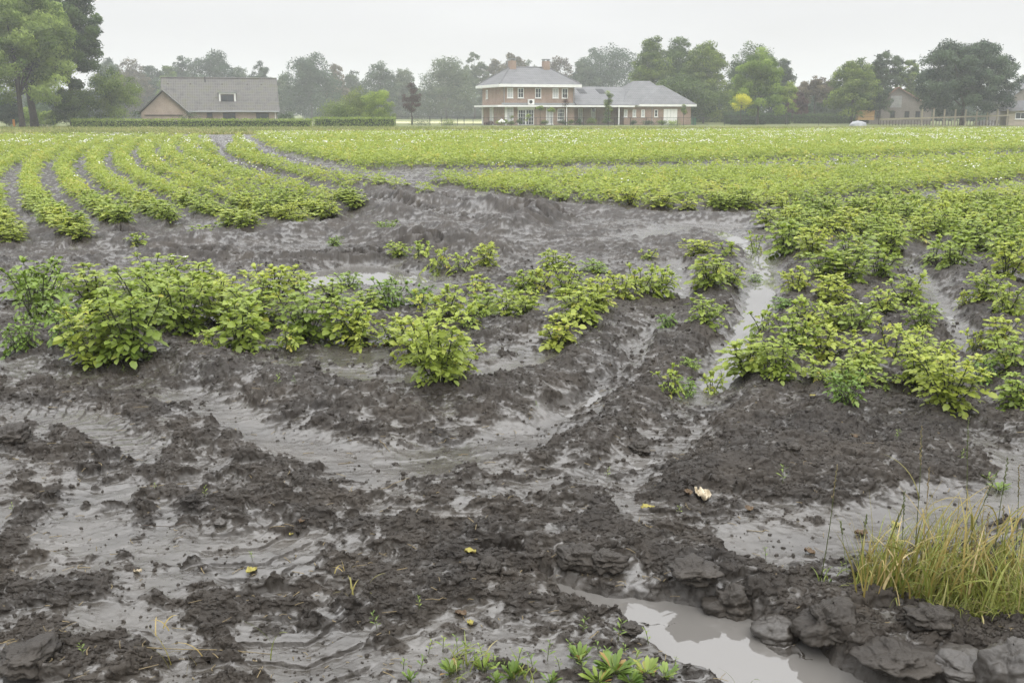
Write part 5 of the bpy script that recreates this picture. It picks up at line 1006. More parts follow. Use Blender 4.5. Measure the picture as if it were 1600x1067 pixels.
lump('grey rubble heap behind the paddock fence', 'rubble heap', 'rubble_heap', 1541, 141, -.1, 3.2, .8, noisy('rubble', (.25, .24, .23), (.45, .43, .41), 8, .9), 4)
m = MB(); m.box(-1.2, -.5, .7, 1.2, .5, 2.1); o = m.build('hay_rack', noisy('orange_boards', (.36, .22, .09), (.46, .30, .14), 4, .8), None, False, AT(1351, 190, 150) * [1, 1, 0]); tag(o, 'orange board crate standing between the hedge and the barn', 'crate')
m = MB(); m.box(-.3, -.3, .0, .3, .3, 1.0); m.box(-.34, -.36, 1.0, .34, .34, 1.1); o = m.build('bin', mat('bin_green', (.03, .10, .05), .5), None, False, AT(1084, 190, 148) * [1, 1, 0]); tag(o, 'green wheeled bin beside the right corner of the villa', 'bin')
m = MB(); m.box(-.12, -.05, 0, .12, .05, 1.0); o = m.build('signpost', mat('sign_orange', (.6, .25, .05), .6), None, False, AT(22, 196, 119) * [1, 1, 0]); tag(o, 'small orange and white marker post by the thin trunk at left', 'marker post')
GS = 'garden shrubs along the villa fence'
for lb, px, tp, wp, Y, mm_, nb in [
 ('white-flowering rounded hydrangea bush by the villa side window', 784, 186, 20, 139.2, 'bright', 16), ('low dark shrub at the left foot of the villa', 764, 190, 16, 139.4, 'copper', 8), ('shrub to the right of the white-flowering bush', 800, 190, 14, 139.6, 'green', 8),
 ('shrub between the white-flowering bush and the french doors', 812, 187, 14, 139.3, 'oak', 10), ('low shrub right of the french doors', 851, 188, 14, 139.2, 'green', 10), ('grey shrub below the grid window of the villa', 878, 187, 16, 139.5, 'grey', 10), ('round shrub at the verandah post', 893, 187, 14, 139.7, 'green', 10),
 ('clipped ball shrub left of the big verandah shrub', 905, 186, 10, 139.2, 'oak', 10), ('large rounded shrub in front of the verandah', 924, 184, 20, 139.3, 'green', 14), ('shrub at the foot of the columnar tree', 950, 181, 20, 139.6, 'green', 14),
 ('pale shrub below the small windows of the wing', 1012, 189, 22, 139.4, 'grey', 12), ('green shrub left of the garage door', 1034, 188, 20, 139.6, 'green', 12), ('yellowish low shrub in front of the garage door', 1052, 191, 26, 139.8, 'bright', 12), ('grey shrub left of the small windows of the wing', 990, 188, 14, 139.4, 'grey', 10),
 ('low weeds by the open lawn left of the villa fence', 700, 192, 44, 139.8, 'green', 16), ('low weeds along the dark gate fence', 660, 192, 44, 139.9, 'grey', 14)]:
    shrub(lb, px, tp, wp, Y, mm_, base=195.5, group=GS, nb=nb, nl=70, ls=.13, rb=.34)
m = MB(); _r2 = np.random.RandomState(2)
def stemtree(label, px, tp, cb, wp, Y, mm_, nb=12, nl=70, name='topiary_tree', **k): return tree(label, px, tp, wp, Y, mm_, cb=cb, nb=nb, nl=nl, ls=.13, rb=.34, trunk=.12, name=name, group=None, **k)
stemtree('flat-topped topiary tree on a stem right of the french doors', 844, 164.5, 174, 14, 139, 'bright')
stemtree('second flat-topped topiary tree, nearer the verandah', 862.5, 166.5, 176, 14, 139, 'bright')
stemtree('very small ball tree on a stem left of the french doors', 799, 180, 185.5, 7, 139, 'green', nb=6, nl=50)
stemtree('thin young tree in front of the french doors', 825, 172, 193, 10, 139.1, 'bright', nb=12, nl=25)
stemtree('slim dark red tree at the right corner of the upper storey', 884.5, 148, 172, 14, 139.3, 'copper', nb=14, nl=30, name='small_tree')
stemtree('columnar green tree standing before the verandah', 951.5, 137, 190, 17, 139, 'green', nb=36, nl=90, name='columnar_tree')
stemtree('small leafy tree right of the garage door', 1069, 161, 190, 13, 139, 'green', nb=18, nl=60, name='small_tree')
for i in range(14):
    a = _r2.rand() * 6.28; c = AT(784 + 9 * (_r2.rand() - .5), 187 + 7 * _r2.rand(), 138.5); m.add([c + .16 * np.array(v) for v in [(0, 0, 1), (1, 0, 0), (0, 1, 0), (-1, 0, 0), (0, -1, 0), (0, 0, -1)]], [(0, 1, 2), (0, 2, 3), (0, 3, 4), (0, 4, 1), (5, 2, 1), (5, 3, 2), (5, 4, 3), (5, 1, 4)])
_hb = [o for o in bpy.data.objects if o.get('label', '').startswith('white-flowering rounded')][0]; _f = m.build('blossom', PETAL, _hb); _f.location = -np.array(_hb.location)
# ================================================================ LAWN, GRASS MARGIN
GR = noisy('grass_ground', (.070, .100, .028), (.125, .145, .045), .35, .9, 8, c3=(.165, .165, .070)); GP = noisy('pale_field', (.40, .40, .20), (.52, .50, .28), .1, .9)
_m = MB(); _m.add([(-850, 97, .03), (-20, 104, .03), (30, 108, .03), (850, 108, .03), (850, 840, .05), (-850, 840, .05)], [(0, 1, 2, 3, 4, 5)]); tag(_m.build('lawn', GR), 'rough grass beyond the potato field', kind='structure')
_m = MB(); _p = [AT(560, 190, 165), AT(770, 190, 165), AT(790, 190, 210), AT(540, 190, 210)]; _m.add([(p[0], p[1], .07) for p in _p], [(0, 1, 2, 3)]); tag(_m.build('stubble_field', GP), 'strip of pale mown field behind the dark gate fence', kind='structure')
def ribbons(p, hd, Ln, wd, bend, rs, seg=4, z0=0):
    """grass blades: p (N,3) base, hd heading angle, length, width, bend"""
    n = len(p); t = np.linspace(0, 1, seg + 1); el = (1.45 - bend[:, None] * t[None] ** 1.2 * 1.9); ds = Ln[:, None] / seg
    dz = np.sin(el) * ds; dr = np.cos(el) * ds; z = np.concatenate([np.zeros((n, 1)), np.cumsum(dz[:, 1:], 1)], 1); r = np.concatenate([np.zeros((n, 1)), np.cumsum(dr[:, 1:], 1)], 1)
    z = np.maximum(z, .004); c, s = np.cos(hd)[:, None], np.sin(hd)[:, None]; w = wd[:, None] * (1 - t[None] ** 2.2) * .5 + .0004; tw = rs.rand(n)[:, None] * 1.2
    x = p[:, :1] + r * c; y = p[:, 1:2] + r * s; zz = p[:, 2:] + z; wx, wy = -s * np.cos(tw), c * np.cos(tw); wz = np.sin(tw) * .7
    Lf = np.stack([x + wx * w, y + wy * w, zz + wz * w], -1); Rt = np.stack([x - wx * w, y - wy * w, zz - wz * w], -1); V = np.stack([Lf, Rt], 2).reshape(n, -1, 3); k = np.arange(seg) * 2
    q = np.stack([k, k + 1, k + 3, k + 2], -1); Q = (q[None] + (np.arange(n) * (2 * (seg + 1)))[:, None, None]).reshape(-1, 4); return V.reshape(-1, 3), Q
GB_ = leafmat('grass_blade', (.095, .150, .022), (.30, .32, .070), .35, .5, (.44, .37, .17)); GD = leafmat('dry_blade', (.16, .17, .035), (.36, .28, .085), .3, .5, (.50, .42, .22))
def margin():
    rs = np.random.RandomState(12); n = 170000; X = -75 + 165 * rs.rand(n); Y = 84 + 34 * rs.rand(n) ** 1.2; px, py = PX(X, Y); k = (px > -60) & (px < 1660) & (py > 194); X, Y = X[k], Y[k]; n = len(X)
    V, Q = ribbons(np.stack([X, Y, np.zeros(n)], -1), rs.rand(n) * 6.28, .22 + .30 * rs.rand(n), .05 + .03 * rs.rand(n), .3 + .5 * rs.rand(n), rs, 2); t = np.clip(.62 + .4 * gn(X * .15, Y * .3, 8) + .22 * rs.randn(n), 0, 1)
    tag(ob('grass', mesh('grass', V, [Q], GB_, attr={'tint': np.repeat(t, 6)})), 'rough yellowish grass margin between the crop and the houses', 'grass', kind='stuff')
margin()
# ================================================================ HAZE
hz = MB().box(-900, -60, -1.2, 900, 900, 27).build('haze', mat('haze')); hz['kind'] = 'stuff'; hz['label'] = 'pale damp haze over the field'
_m = hz.data.materials[0]; _m.node_tree.nodes.remove(_m.node_tree.nodes['Principled BSDF']); _v = N(_m, 'ShaderNodeVolumePrincipled'); _v.inputs['Color'].default_value = (.93, .95, .97, 1); _v.inputs['Density'].default_value = .00085; L(_m, _v.outputs[0], _m.node_tree.nodes['Material Output'].inputs['Volume'])
# ================================================================ FOREGROUND DETAIL
_er = np.random.RandomState(21)
def gz(px, py):
    x, y, _ = G(px, py); z = float(zat(x, y)[0]); x, y, _ = G(px, py, z); return np.array([x, y, float(terrain(np.array([x]), np.array([y]))[0][0])])
# --- the grass tussock at the right edge
def tussock():
    rs = np.random.RandomState(31); P_ = []
    for _ in range(6400):
        u = rs.rand() ** .72; px = 1330 + 520 * u; lo = 905 + 15 * u; hi = 935 + 75 * min(1, u * 1.5); py = lo + (hi - lo) * rs.rand(); P_.append(gz0(px, py))
    p = np.array(P_); n = len(p); big = rs.rand(n) < .17
    Ln = np.where(big,   .13 + .22 * rs.rand(n), .04 + .08 * rs.rand(n)); V, Q = ribbons(p, rs.rand(n) * 6.28, Ln, np.where(big, .006, .0045) * (.7 + .7 * rs.rand(n)), np.where(big, .15 + .6 * rs.rand(n), .35 + 1.25 * rs.rand(n)), rs, 5)
    t = np.clip(.38 + .32 * rs.rand(n) + .35 * (rs.rand(n) < .35) + .1 * rs.randn(n), 0, 1)
    tag(ob('grass', mesh('grass', V, [Q], GB_, attr={'tint': np.repeat(t, 12)})), 'thick yellow-green grass tuft at the right edge of the mud', 'grass', kind='stuff')
def gz0(px, py):
    x, y, _ = G(px, py, .03); return np.array([x, y, float(zat(x, y)[0]) - .005])
tussock()
# --- tall grass stalks, each one a thing: base and tip in the photo
def stalk(bx, by, tx, ty, label, seed, leafy=2, dry=.4, group='tall grass stalks on the tuft'):
    rs = np.random.RandomState(seed); b = gz0(bx, by); t_ = AT(tx, ty, b[1] + .05 * rs.randn()); d = t_ - b; H = np.linalg.norm(d); o = empty('grass_stalk', b); tag(o, label, 'grass stalk', group)
    pts = [d * t + np.array([.02 * H * sin(3 * t + seed), 0, 0]) * (1 - t) for t in np.linspace(0, 1, 7)]; m = MB(); m.tube(pts, [.0019, .0018, .0017, .0015, .0013, .0010, .0006], 5); m.build('stem', SG if dry < .5 else SDR, o, True)
    e = MB(); s0 = .74
    for k in range(16):
        f = s0 + (1 - s0) * k / 16; q = d * f; a = rs.rand() * 6.28; v = np.array([cos(a) * .0035, sin(a) * .0035, .012]); e.tube([q, q + v * .5 + [cos(a) * .0012, sin(a) * .0012, 0], q + v], [.0006, .0022, .0004], 4)
    e.build('seed_head', SG if dry < .3 else SDR, o, True)
    for k in range(leafy):
        f = .18 + .5 * rs.rand(); V, Q = ribbons((d * f)[None], np.array([rs.rand() * 6.28]), np.array([H * (.28 + .25 * rs.rand())]), np.array([.0075]), np.array([.6 + .9 * rs.rand()]), rs, 9)
        ob('blade', mesh('blade', V, [Q], GD, attr={'tint': np.full(20, .2 + .7 * rs.rand())}), o)
SG = noisy('green_stem', (.05, .065, .02), (.10, .12, .035), 40, .5); SDR = noisy('dry_stem', (.13, .10, .05), (.26, .20, .10), 40, .6)
for i, (bx, by, tx, ty, lb, lf, dr) in enumerate([
 (1281, 925, 1308, 727, 'thin dark stalk leaning right at the left end of the tuft', 0, .4), (1323, 897, 1313, 815, 'short dark stalk with a tiny leaf at its tip', 0, .2), (1335, 930, 1355, 805, 'dark stalk leaning right beside the short one', 0, .2),
 (1362, 925, 1412, 790, 'green stalk bending right towards the arching dry blades', 1, .1), (1409, 915, 1413, 768, 'straight thin stalk rising left of the arching dry blades', 0, .2), (1432, 900, 1440, 665, 'tallest stalk, seed head against the foremost potato plant', 2, .4),
 (1436, 920, 1452, 730, 'stalk with a long blade curling over at its top', 2, .6), (1503, 900, 1513, 655, 'second tallest stalk, straight, right of the tallest', 0, .1), (1478, 925, 1560, 735, 'green stalk slanting right across the tuft', 2, .1),
 (1545, 930, 1575, 715, 'stalk with a leaning green blade at its tip', 2, .2), (1566, 925, 1568, 790, 'dark upright stalk near the right edge', 0, .4), (1590, 910, 1592, 727, 'dark stalk by the right edge of the photo', 0, .4),
 (1525, 940, 1545, 800, 'short stalk in the thick of the tuft', 2, .6), (1500, 945, 1530, 830, 'shorter dry stalk in the thick of the tuft', 2, .7), (1580, 935, 1612, 740, 'stalk crossing the right edge of the photo', 1, .3)]): stalk(bx, by, tx, ty, lb, 100 + i, lf, dr)
# long dry arching blades
def arcblades():
    rs = np.random.RandomState(41); p = np.array([gz0(1335 + 275 * rs.rand() ** .8, 900 + 60 * rs.rand()) for _ in range(210)]); n = len(p)
    V, Q = ribbons(p, rs.rand(n) * 6.28,   .18 + .28 * rs.rand(n) ** 1.3, .007 + .004 * rs.rand(n), .15 + .8 * rs.rand(n) ** 1.6, rs, 9); tag(ob('dry_grass', mesh('dry_grass', V, [Q], GD, attr={'tint': np.repeat(rs.rand(n), 20)})), 'long arching straw-coloured grass blades over the tuft', 'grass', kind='stuff')
arcblades()
# --- weeds: rosettes of broad leaves, fine seedlings
WL = leafmat('weed_leaf', (.085, .150, .022), (.240, .330, .060), .35, .45, (.42, .26, .09))
WT = np.array([(0, 0, 0), (.35, 0, .01), (.7, 0, .0), (1, 0, -.08), (.45, .13, .03), (.78, .14, .01), (.45, -.13, .03), (.78, -.14, .01)])
def weed(px, py, s, n, label, group, seed, upright=.9, tint=.5):
    rs = np.random.RandomState(seed); b = gz(px, py); o = empty('weed', b); tag(o, label, 'weed', group); st = MB(); p, d, N_, S_, T_ = [], [], [], [], []
    for k in range(n):
        a = k * 2.4 + rs.rand(); e = upright * (.4 + .6 * rs.rand()); dd = np.array([cos(a) * cos(e), sin(a) * cos(e), sin(e)]); r0 = s * .25 * rs.rand(); st.tube([(0, 0, -.01), dd * (r0 + s * .15)], [.0016, .0011], 4)
        p.append(dd * (r0 + s * .1)); d.append(dd); N_.append(np.array([-dd[0], -dd[1], 1.0]) + .2 * rs.randn(3)); S_.append(s * (.5 + .5 * rs.rand())); T_.append(np.clip(tint + .25 * rs.randn(), 0, 1))
    st.build('stems', SG, o); v = place_leaves(*[np.array(q) for q in (p, d, N_, S_)], WT); k = np.arange(n)[:, None, None] * 8
    ob('foliage', mesh('foliage', v, [(FL3[None] + k).reshape(-1, 3), (FL4[None] + k).reshape(-1, 4)], WL, attr={'tint': np.repeat(T_, 8)}, smooth=True), o); return o
def sprig(px, py, h, label, group, seed, tint=.5, n=9, lean=.25):
    rs = np.random.RandomState(seed); b = gz(px, py); o = empty('seedling', b); tag(o, label, 'seedling', group); a = rs.rand() * 6.28; st = MB(); tip = np.array([cos(a) * lean * h, sin(a) * lean * h, h]); st.tube([(0, 0, -.01), tip * .5 + [0, 0, h * .08], tip], [.0014, .0011, .0006], 4); st.build('stem', SG, o)
    p, d, N_, S_, T_ = [], [], [], [], []
    for k in range(n):
        f = .25 + .75 * k / n; aa = k * 2.4 + rs.rand(); dd = np.array([cos(aa), sin(aa), .3 + .7 * f]); p.append(tip * f); d.append(dd); N_.append(np.array([-dd[0], -dd[1], 1])); S_.append(h * (.42 - .18 * f) * (.7 + .6 * rs.rand())); T_.append(np.clip(tint + .15 * rs.randn(), 0, 1))
    v = place_leaves(*[np.array(q) for q in (p, d, N_, S_)], WT); k = np.arange(n)[:, None, None] * 8
    ob('leaves', mesh('leaves', v, [(FL3[None] + k).reshape(-1, 3), (FL4[None] + k).reshape(-1, 4)], WL, attr={'tint': np.repeat(T_, 8)}, smooth=True), o); return o
GW = 'weeds at the bottom edge of the mud'
for i, (px, py, s, n, lb, up, ti) in enumerate([
 (960, 1052, .075, 22, 'largest pale broad-leaved weed below the puddle', 1.0, .62), (905, 1030, .055, 16, 'upright leafy weed left of the largest one below the puddle', 1.1, .5), (935, 1068, .06, 16, 'weed cut by the bottom edge under the upright leafy one', 1.0, .45),
 (1010, 1055, .06, 18, 'weed with reddish leaf tips right of the largest one', .9, .62), (1040, 1062, .05, 14, 'narrow-leaved weed beside the one with reddish tips', .8, .5), (985, 1068, .05, 14, 'low weed between the largest one and the reddish-tipped one', .9, .5),
 (860, 1066, .04, 12, 'small weed at the bottom edge left of the broad-leaved group', 1.0, .4), (800, 1060, .055, 16, 'tall narrow weed at the bottom edge, left group', 1.25, .4), (755, 1050, .05, 14, 'weed right of the yellow grass sprout', 1.1, .45),
 (705, 1052, .05, 14, 'leafy weed in front of the yellow grass sprout', 1.0, .5), (1405, 925, .055, 16, 'broad pale leaf weed inside the left end of the tuft', 1.2, .6), (1560, 765, .06, 12, 'green potato seedling on the mud behind the stalks', .7, .55),
 (1545, 742, .04, 10, 'small round-leaved weed on the far side of the tuft', .7, .5), (640, 1062, .035, 10, 'small sprout at the bottom edge, far left of the weeds', 1.1, .5), (775, 1068, .04, 12, 'weed sliced by the bottom edge below the narrow one', 1.2, .45)]): weed(px, py, s * 1.0, int(n * 2.0), lb, GW, 300 + i, up, ti)
def blades_thing(px, py, n, L0, label, seed, tint=.5, bend=.3, name='grass_sprout', w_=.006, group=None, spread=.03, dry=False):
    rs = np.random.RandomState(seed); b = gz(px, py); p = np.stack([spread * rs.randn(n), spread * rs.randn(n), np.zeros(n)], -1)
    V, Q = ribbons(p, rs.rand(n) * 6.28, L0 * (.5 + .6 * rs.rand(n)), np.full(n, w_), bend + .5 * rs.rand(n), rs, 7); o = ob(name, mesh(name, V, [Q], GD if dry else GB_, attr={'tint': np.repeat(np.clip(tint + .2 * rs.randn(n), 0, 1), 16)}), None, b); tag(o, label, 'grass sprout', group)
GS2 = 'single grass sprouts in the mud'
for i, (px, py, n, l, lb, ti, be, dr) in enumerate([
 (436, 1040, 3, .34, 'tall single green grass blade with a yellow bend, bottom left', .35, .12, False), (278, 1050, 3, .22, 'dry upright grass stem at the bottom left', .5, .1, True), (318, 1040, 2, .16, 'dry bent grass blade right of the dry stem', .6, .9, True),
 (725, 1045, 26, .13, 'yellow-green grass sprout at the bottom centre', .7, .5, False), (1172, 1085, 3, .17, 'bright green grass blade standing at the bottom edge of the puddle', .45, .2, False), (560, 930, 6, .12, 'thin dry grass sprout near the bottom centre left', .6, .5, True),
 (1285, 905, 9, .10, 'short faint grass sprout left of the tuft', .5, .7, False), (250, 985, 3, .15, 'dry grass blade leaning right at the bottom left', .6, .7, True), (540, 905, 5, .10, 'small dry sprout behind the thin one', .7, .7, True), (822, 1060, 12, .10, 'green grass sprout among the bottom weeds', .4, .35, False)]): blades_thing(px, py, n, l, lb, 400 + i, ti, be, dry=dr, group=GS2)
GQ = 'scattered seedlings on the mud'
for i, (px, py, h, lb) in enumerate([
 (1315, 895, .05, 'seedling left of the tuft by the dark stalks'), (1223, 752, .09, 'thin forked seedling on the right-hand berm'), (948, 745, .05, 'seedling on the rough berm right of centre'), (432, 602, .08, 'pale seedling on the front slope left of the lone tall plant'),
 (460, 607, .06, 'seedling with an orange leaf on the front slope'), (192, 572, .07, 'bright seedling below the tallest plant of the left clump'), (320, 780, .06, 'seedling among clods at left'), (1400, 690, .06, 'seedling on the dark berm below the right clump'),
 (1197, 872, .05, 'pair of tiny shoots on the open mud at right'), (1060, 800, .05, 'seedling beside the pale crumpled leaf'), (590, 985, .07, 'seedling in the bottom centre mud'), (655, 960, .05, 'faint seedling above the bottom weeds'), (910, 985, .06, 'thin sprout on the near bank of the puddle'),
 (965, 1000, .08, 'taller sprout behind the broad-leaved weeds'), (130, 1015, .05, 'seedling at the bottom left corner'), (245, 770, .04, 'seedling near the stranded clods at left'), (20, 800, .05, 'tiny seedling by the left edge'), (840, 615, .04, 'sprout on the berm right of the lone tall plant'),
 (1500, 715, .06, 'seedling between the two tallest stalks'), (395, 880, .04, 'pale sprout on the pressed mud bars')]): sprig(px, py, h * 1.0, lb, GQ, 500 + i, .5 + .2 * _er.rand(), 7 + i % 4)
for i in range(22):
    _px = 625 + 20 * i + 12 * _er.rand()
    sprig(_px, 1005 + 55 * _er.rand(), .035 + .045 * _er.rand(), '%s small sprout from the left along the bottom edge of the mud' % ORD[i], 'sprouts along the bottom edge', 560 + i, .4 + .3 * _er.rand(), 8, .35)
# --- litter: straws and twigs lying on the mud
def straw(px, py, L0, ang, label, seed, m_, r=.0016):
    rs = np.random.RandomState(seed); b = gz(px, py); pts = []
    for t in np.linspace(-.5, .5, 6):
        x = b[0] + cos(ang) * L0 * t + .006 * rs.randn(); y = b[1] + sin(ang) * L0 * t + .006 * rs.randn(); pts.append((x, y, float(terrain(np.array([x]), np.array([y]))[0][0]) + r * 1.2))
    zs = np.array([p[2] for p in pts]); zs = np.maximum(zs, np.linspace(zs[0], zs[-1], 6)); o = MB().tube([(p[0] - b[0], p[1] - b[1], z - b[2]) for p, z in zip(pts, zs)], [r * .8, r, r, r, r * .9, r * .6], 5).build('straw', m_, None, True, b); tag(o, label, 'straw', 'straws and twigs lying on the mud')
TW = noisy('twig', (.03, .022, .016), (.07, .05, .035), 30, .7)
for i, (px, py, l, an, lb, dk) in enumerate([
 (600, 655, .16, -1.1, 'thin pale straw on the slope under the lone tall plant', 0), (205, 718, .12, .3, 'straw on the pressed mud at left', 0), (255, 757, .2, .15, 'long thin straw at left below the clod band', 0), (60, 868, .13, .6, 'straw on smooth mud near the left edge', 0),
 (260, 825, .25, .02, 'long dark twig lying flat at left', 1), (100, 862, .1, .05, 'short dark twig at left', 1), (565, 890, .16, .6, 'slanting pale straw left of the dark round clod', 0), (310, 1022, .5, .08, 'very long thin straw at the bottom left', 0),
 (620, 762, .16, .4, 'dry twig on wet mud in the centre', 0), (1060, 645, .14, -.5, 'dark twig in the wet furrow right of centre', 1), (1185, 830, .10, 0, 'pale short stick on the open mud', 0), (955, 765, .14, .2, 'dark forked twig right of centre', 1),
 (825, 785, .10, 1.0, 'dark stub of stem sticking out at the centre', 1), (1180, 632, .08, .8, 'small pale straw on the right-hand berm', 0), (540, 725, .09, .4, 'straw near the centre left', 0), (400, 700, .08, 2.6, 'dark twig on the left clod band', 1),
 (440, 838, .10, .2, 'straw lying across the pressed mud bars', 0), (1380, 845, .2, .1, 'long root lying before the stalks', 0), (1270, 880, .08, -.6, 'curved twig left of the stalks', 1), (90, 985, .12, -.4, 'straw at the bottom left corner', 0),
 (870, 870, .07, .5, 'short pale straw behind the puddle', 0), (700, 690, .10, .15, 'straw on the wet sheet below the berm', 0), (1010, 700, .09, .2, 'straw on the second wet sheet', 0), (220, 640, .10, .5, 'straw under the left clump', 0), (1100, 890, .09, -.2, 'twig on the clods behind the puddle', 1), (680, 940, .10, .4, 'straw left of the puddle', 0)]): straw(px, py, l, an, lb, 600 + i, TW if dk else SDR)
# --- fallen leaves, the pale crumpled one
def crumple(px, py, s, label, m_, seed, name='dead_leaf', n=9, curl=.5, asp=.7, tint=.9, group='dead leaves on the mud'):
    rs = np.random.RandomState(seed); b = gz(px, py); u, v = np.meshgrid(np.linspace(-1, 1, n), np.linspace(-1, 1, n)); wv = np.sqrt(np.clip(1 - u ** 2 * .95, 0, 1)); x = u * s / 2; y = v * wv * s / 2 * asp
    z = s * curl * (.35 * gn(u * 1.6 + seed, v * 1.6, 3) + .25 * gn(u * 3.4, v * 3.4 + seed, 4)) + s * curl * .28 * np.abs(v) ** 2; z = z - z.min() + .002; a = rs.rand() * 3.1; X = x * cos(a) - y * sin(a); Y_ = x * sin(a) + y * cos(a)
    i = np.arange(n - 1)[:, None] * n + np.arange(n - 1)[None]; i = i.ravel(); o = ob(name, mesh(name, np.stack([X, Y_, z], -1), [np.stack([i, i + 1, i + n + 1, i + n], -1)], m_, attr={'tint': np.full(n * n, tint)}, smooth=True), None, b); md = o.modifiers.new('s', 'SOLIDIFY'); md.thickness = .0012; tag(o, label, 'dead leaf', group); return o
PAL = noisy('crumpled_pale', (.20, .15, .085), (.52, .46, .34), 30, .7, bump=.4); DLY = noisy('dead_leaf_yellow', (.14, .10, .03), (.30, .27, .06), 30, .6, c3=(.10, .06, .03)); DLB = noisy('dead_leaf_brown', (.050, .030, .018), (.13, .085, .04), 30, .6)
crumple(1098, 776, .13, 'large pale crumpled leaf lying right of centre', PAL, 3, curl=.38, n=19, asp=.55)
for i, (px, py, s, lb, mt_) in enumerate([
 (1075, 775, .05, 'dark curled leaf touching the pale crumpled one', DLB), (1012, 798, .065, 'flat yellow-green leaf left of the pale crumpled one', DLY), (1270, 625, .05, 'bright yellow leaf at the front of the right clump', DLY), (1305, 640, .03, 'tiny orange leaf below the feathery plant', DLB),
 (1170, 723, .025, 'white petal scrap on the right-hand berm', PETAL), (735, 872, .05, 'yellow leaf scrap beside the dark round clod', DLY), (393, 893, .05, 'yellow rotting leaf on the pressed mud bars', DLY), (472, 820, .04, 'orange-brown leaf scrap at left centre', DLB),
 (1335, 688, .035, 'orange leaf on the dark berm under the stalks', DLB), (720, 960, .045, 'brown leaf scrap above the bottom weeds', DLB), (735, 975, .035, 'yellow leaf scrap above the bottom weeds', DLY), (585, 537, .05, 'brown dying leaf at the right end of the left clump', DLB), (600, 541, .04, 'orange dying leaf beside the brown one', DLB), (572, 532, .04, 'curled brown leaf against the left clump', DLB),
 (1345, 835, .06, 'dark withered leaf by the stalks', DLB), (1400, 820, .05, 'withered yellow leaf hanging among the stalks', DLY), (1265, 865, .05, 'withered dark leaf left of the stalks', DLB), (215, 893, .035, 'pale leaf scrap near the bottom left', PAL), (655, 545, .03, 'yellow leaf scrap left of the lone tall plant', DLY), (1170, 800, .05, 'brown leaf scraps on the open mud right of centre', DLB), (455, 832, .025, 'yellow leaf speck on the clods at left', DLY)]): crumple(px, py, s, lb, mt_, 20 + i)
# --- single large clods
def clod(px, py, w_, h_, label, seed, wetv=.1, lump_=.28, asp=1.0, yaw=0):
    rs = np.random.RandomState(seed); b = gz(px, py); s = w_ * np.hypot(b[0], b[1]) / F * 1.03; hh = h_ * np.hypot(b[0], b[1]) / F * 1.05; nu, nv = 96, 60; V = []
    th, ph = np.meshgrid(np.linspace(0, 2 * pi, nu, endpoint=False), np.linspace(.02, pi - .02, nv)); x, y, z = np.cos(th) * np.sin(ph), np.sin(th) * np.sin(ph), np.cos(ph)
    n3 = lambda f, k: gn(x * f + seed, y * f, k) + gn(y * f + 5, z * f + seed, k + 1) + gn(z * f + seed, x * f + 9, k + 2)
    hh *= .95; q = 1 + lump_ * (.55 * n3(1.3, 3) + .30 * n3(2.9, 7)) + (.5 * lump_ - .05) * (.16 * np.abs(n3(6.5, 11)) + .14 * n3(13, 15) + .10 * n3(27, 19)) * 1.6
    X, Y_, Z_ = x * q * s / 2, y * q * s / 2 * asp, z * q * hh * .62 + hh * .28; i = (np.arange(nv - 1)[:, None] * nu + np.arange(nu)[None]).ravel(); j = (np.arange(nv - 1)[:, None] * nu + (np.arange(nu)[None] + 1) % nu).ravel()
    o = ob('clod', mesh('clod', np.stack([X, Y_, Z_], -1), [np.stack([i + nu, j + nu, j, i], -1)], MUD, attr={'wet': np.full(nu * nv, wetv)}, smooth=True), None, b, yaw); tag(o, label, 'clod', 'large clods of earth')
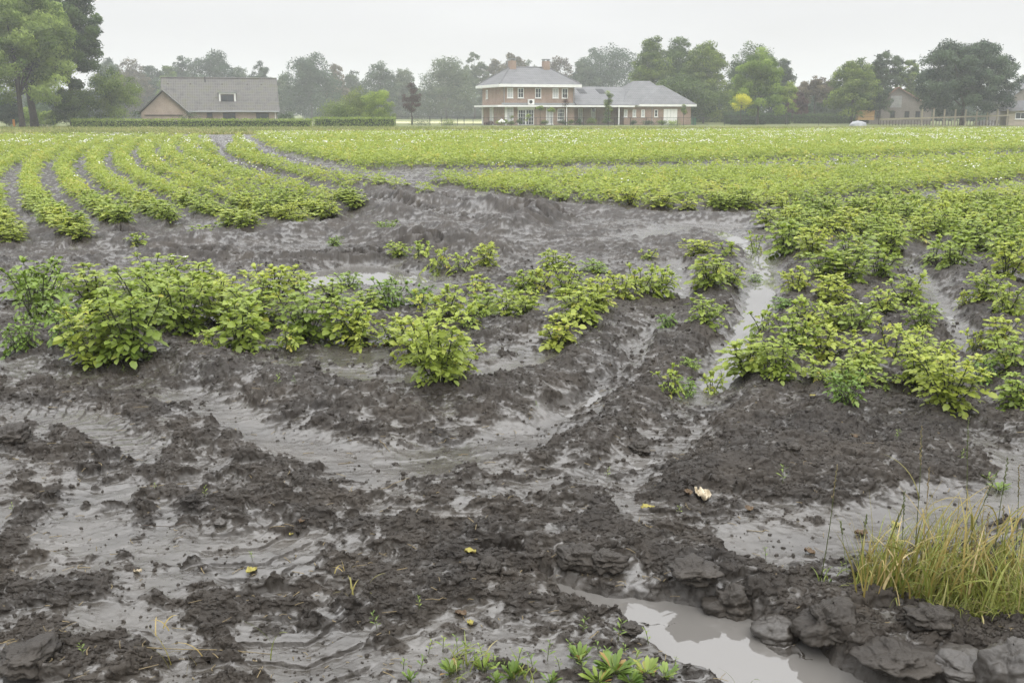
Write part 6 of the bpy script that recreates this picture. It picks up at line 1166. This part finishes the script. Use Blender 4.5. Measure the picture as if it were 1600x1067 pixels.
for i, a_ in enumerate([
 (764, 896, 34, 24, 'dark round clod left of the puddle, almost black'), (1578, 1052, 90, 92, 'biggest clod, a tall smooth-topped lump at the bottom right corner'), (1500, 1050, 90, 36, 'low rounded smooth clod left of the biggest one'), (1405, 1030, 105, 40, 'broad flat-topped clod on the far bank of the puddle, right part'),
 (1300, 968, 92, 52, 'large grooved clod where the bank meets the grass tuft'), (1215, 958, 75, 42, 'smooth-sided clod on the far bank behind the puddle'), (1140, 935, 66, 44, 'broken clod standing at the edge of the puddle'), (1082, 895, 70, 26, 'long low clod at the head of the puddle'),
 (905, 870, 60, 30, 'clod with a sharp upper edge behind the puddle head'), (950, 880, 55, 26, 'rounded clod beside the sharp-edged one'), (489, 577, 22, 14, 'small dark clod in the wet furrow left of the lone tall plant'), (735, 893, 30, 16, 'grey rounded clod left of the almost black one'),
 (1230, 702, 34, 18, 'dark clod on top of the right-hand berm'), (1000, 705, 30, 16, 'clod on the rough berm right of centre'), (345, 815, 20, 12, 'small separate clod on smooth mud at left'), (45, 1035, 80, 30, 'big broken clod in the bottom left corner'), (20, 690, 46, 26, 'clod on the mud at the left edge'), (1285, 1012, 40, 22, 'small clod jutting into the puddle'), (985, 987, 36, 14, 'clod on the near bank of the puddle'), (1450, 985, 60, 34, 'rough clod under the front of the grass tuft')]): clod(*a_, seed=700 + i, wetv=(.55 if 'smooth' in a_[4] else .25), lump_=.26 if 'smooth' in a_[4] else .46)

def litter():
    rs = np.random.RandomState(91); mb = MB()
    for _ in range(520):
        py = 1075 - 520 * rs.rand() ** 1.2; px = -20 + 1640 * rs.rand(); x, y, _z0 = G(px, py); z = float(zat(x, y)[0]); x, y, _z0 = G(px, py, z); a = rs.rand() * 6.28; L0 = .015 + .05 * rs.rand() ** 2; xs = np.array([x - cos(a) * L0 / 2, x + .004 * rs.randn(), x + cos(a) * L0 / 2]); ys = np.array([y - sin(a) * L0 / 2, y + .004 * rs.randn(), y + sin(a) * L0 / 2]); zz = terrain(xs, ys)[0]; mb.tube(np.stack([xs, ys, np.full(3, zz.max()) + [.001, .003, .001]], -1), .0009 + .0008 * rs.rand(), 4)
    tag(mb.build('litter', SDR, None), 'tiny bits of root and straw strewn over the mud', 'plant litter', kind='stuff')
litter()
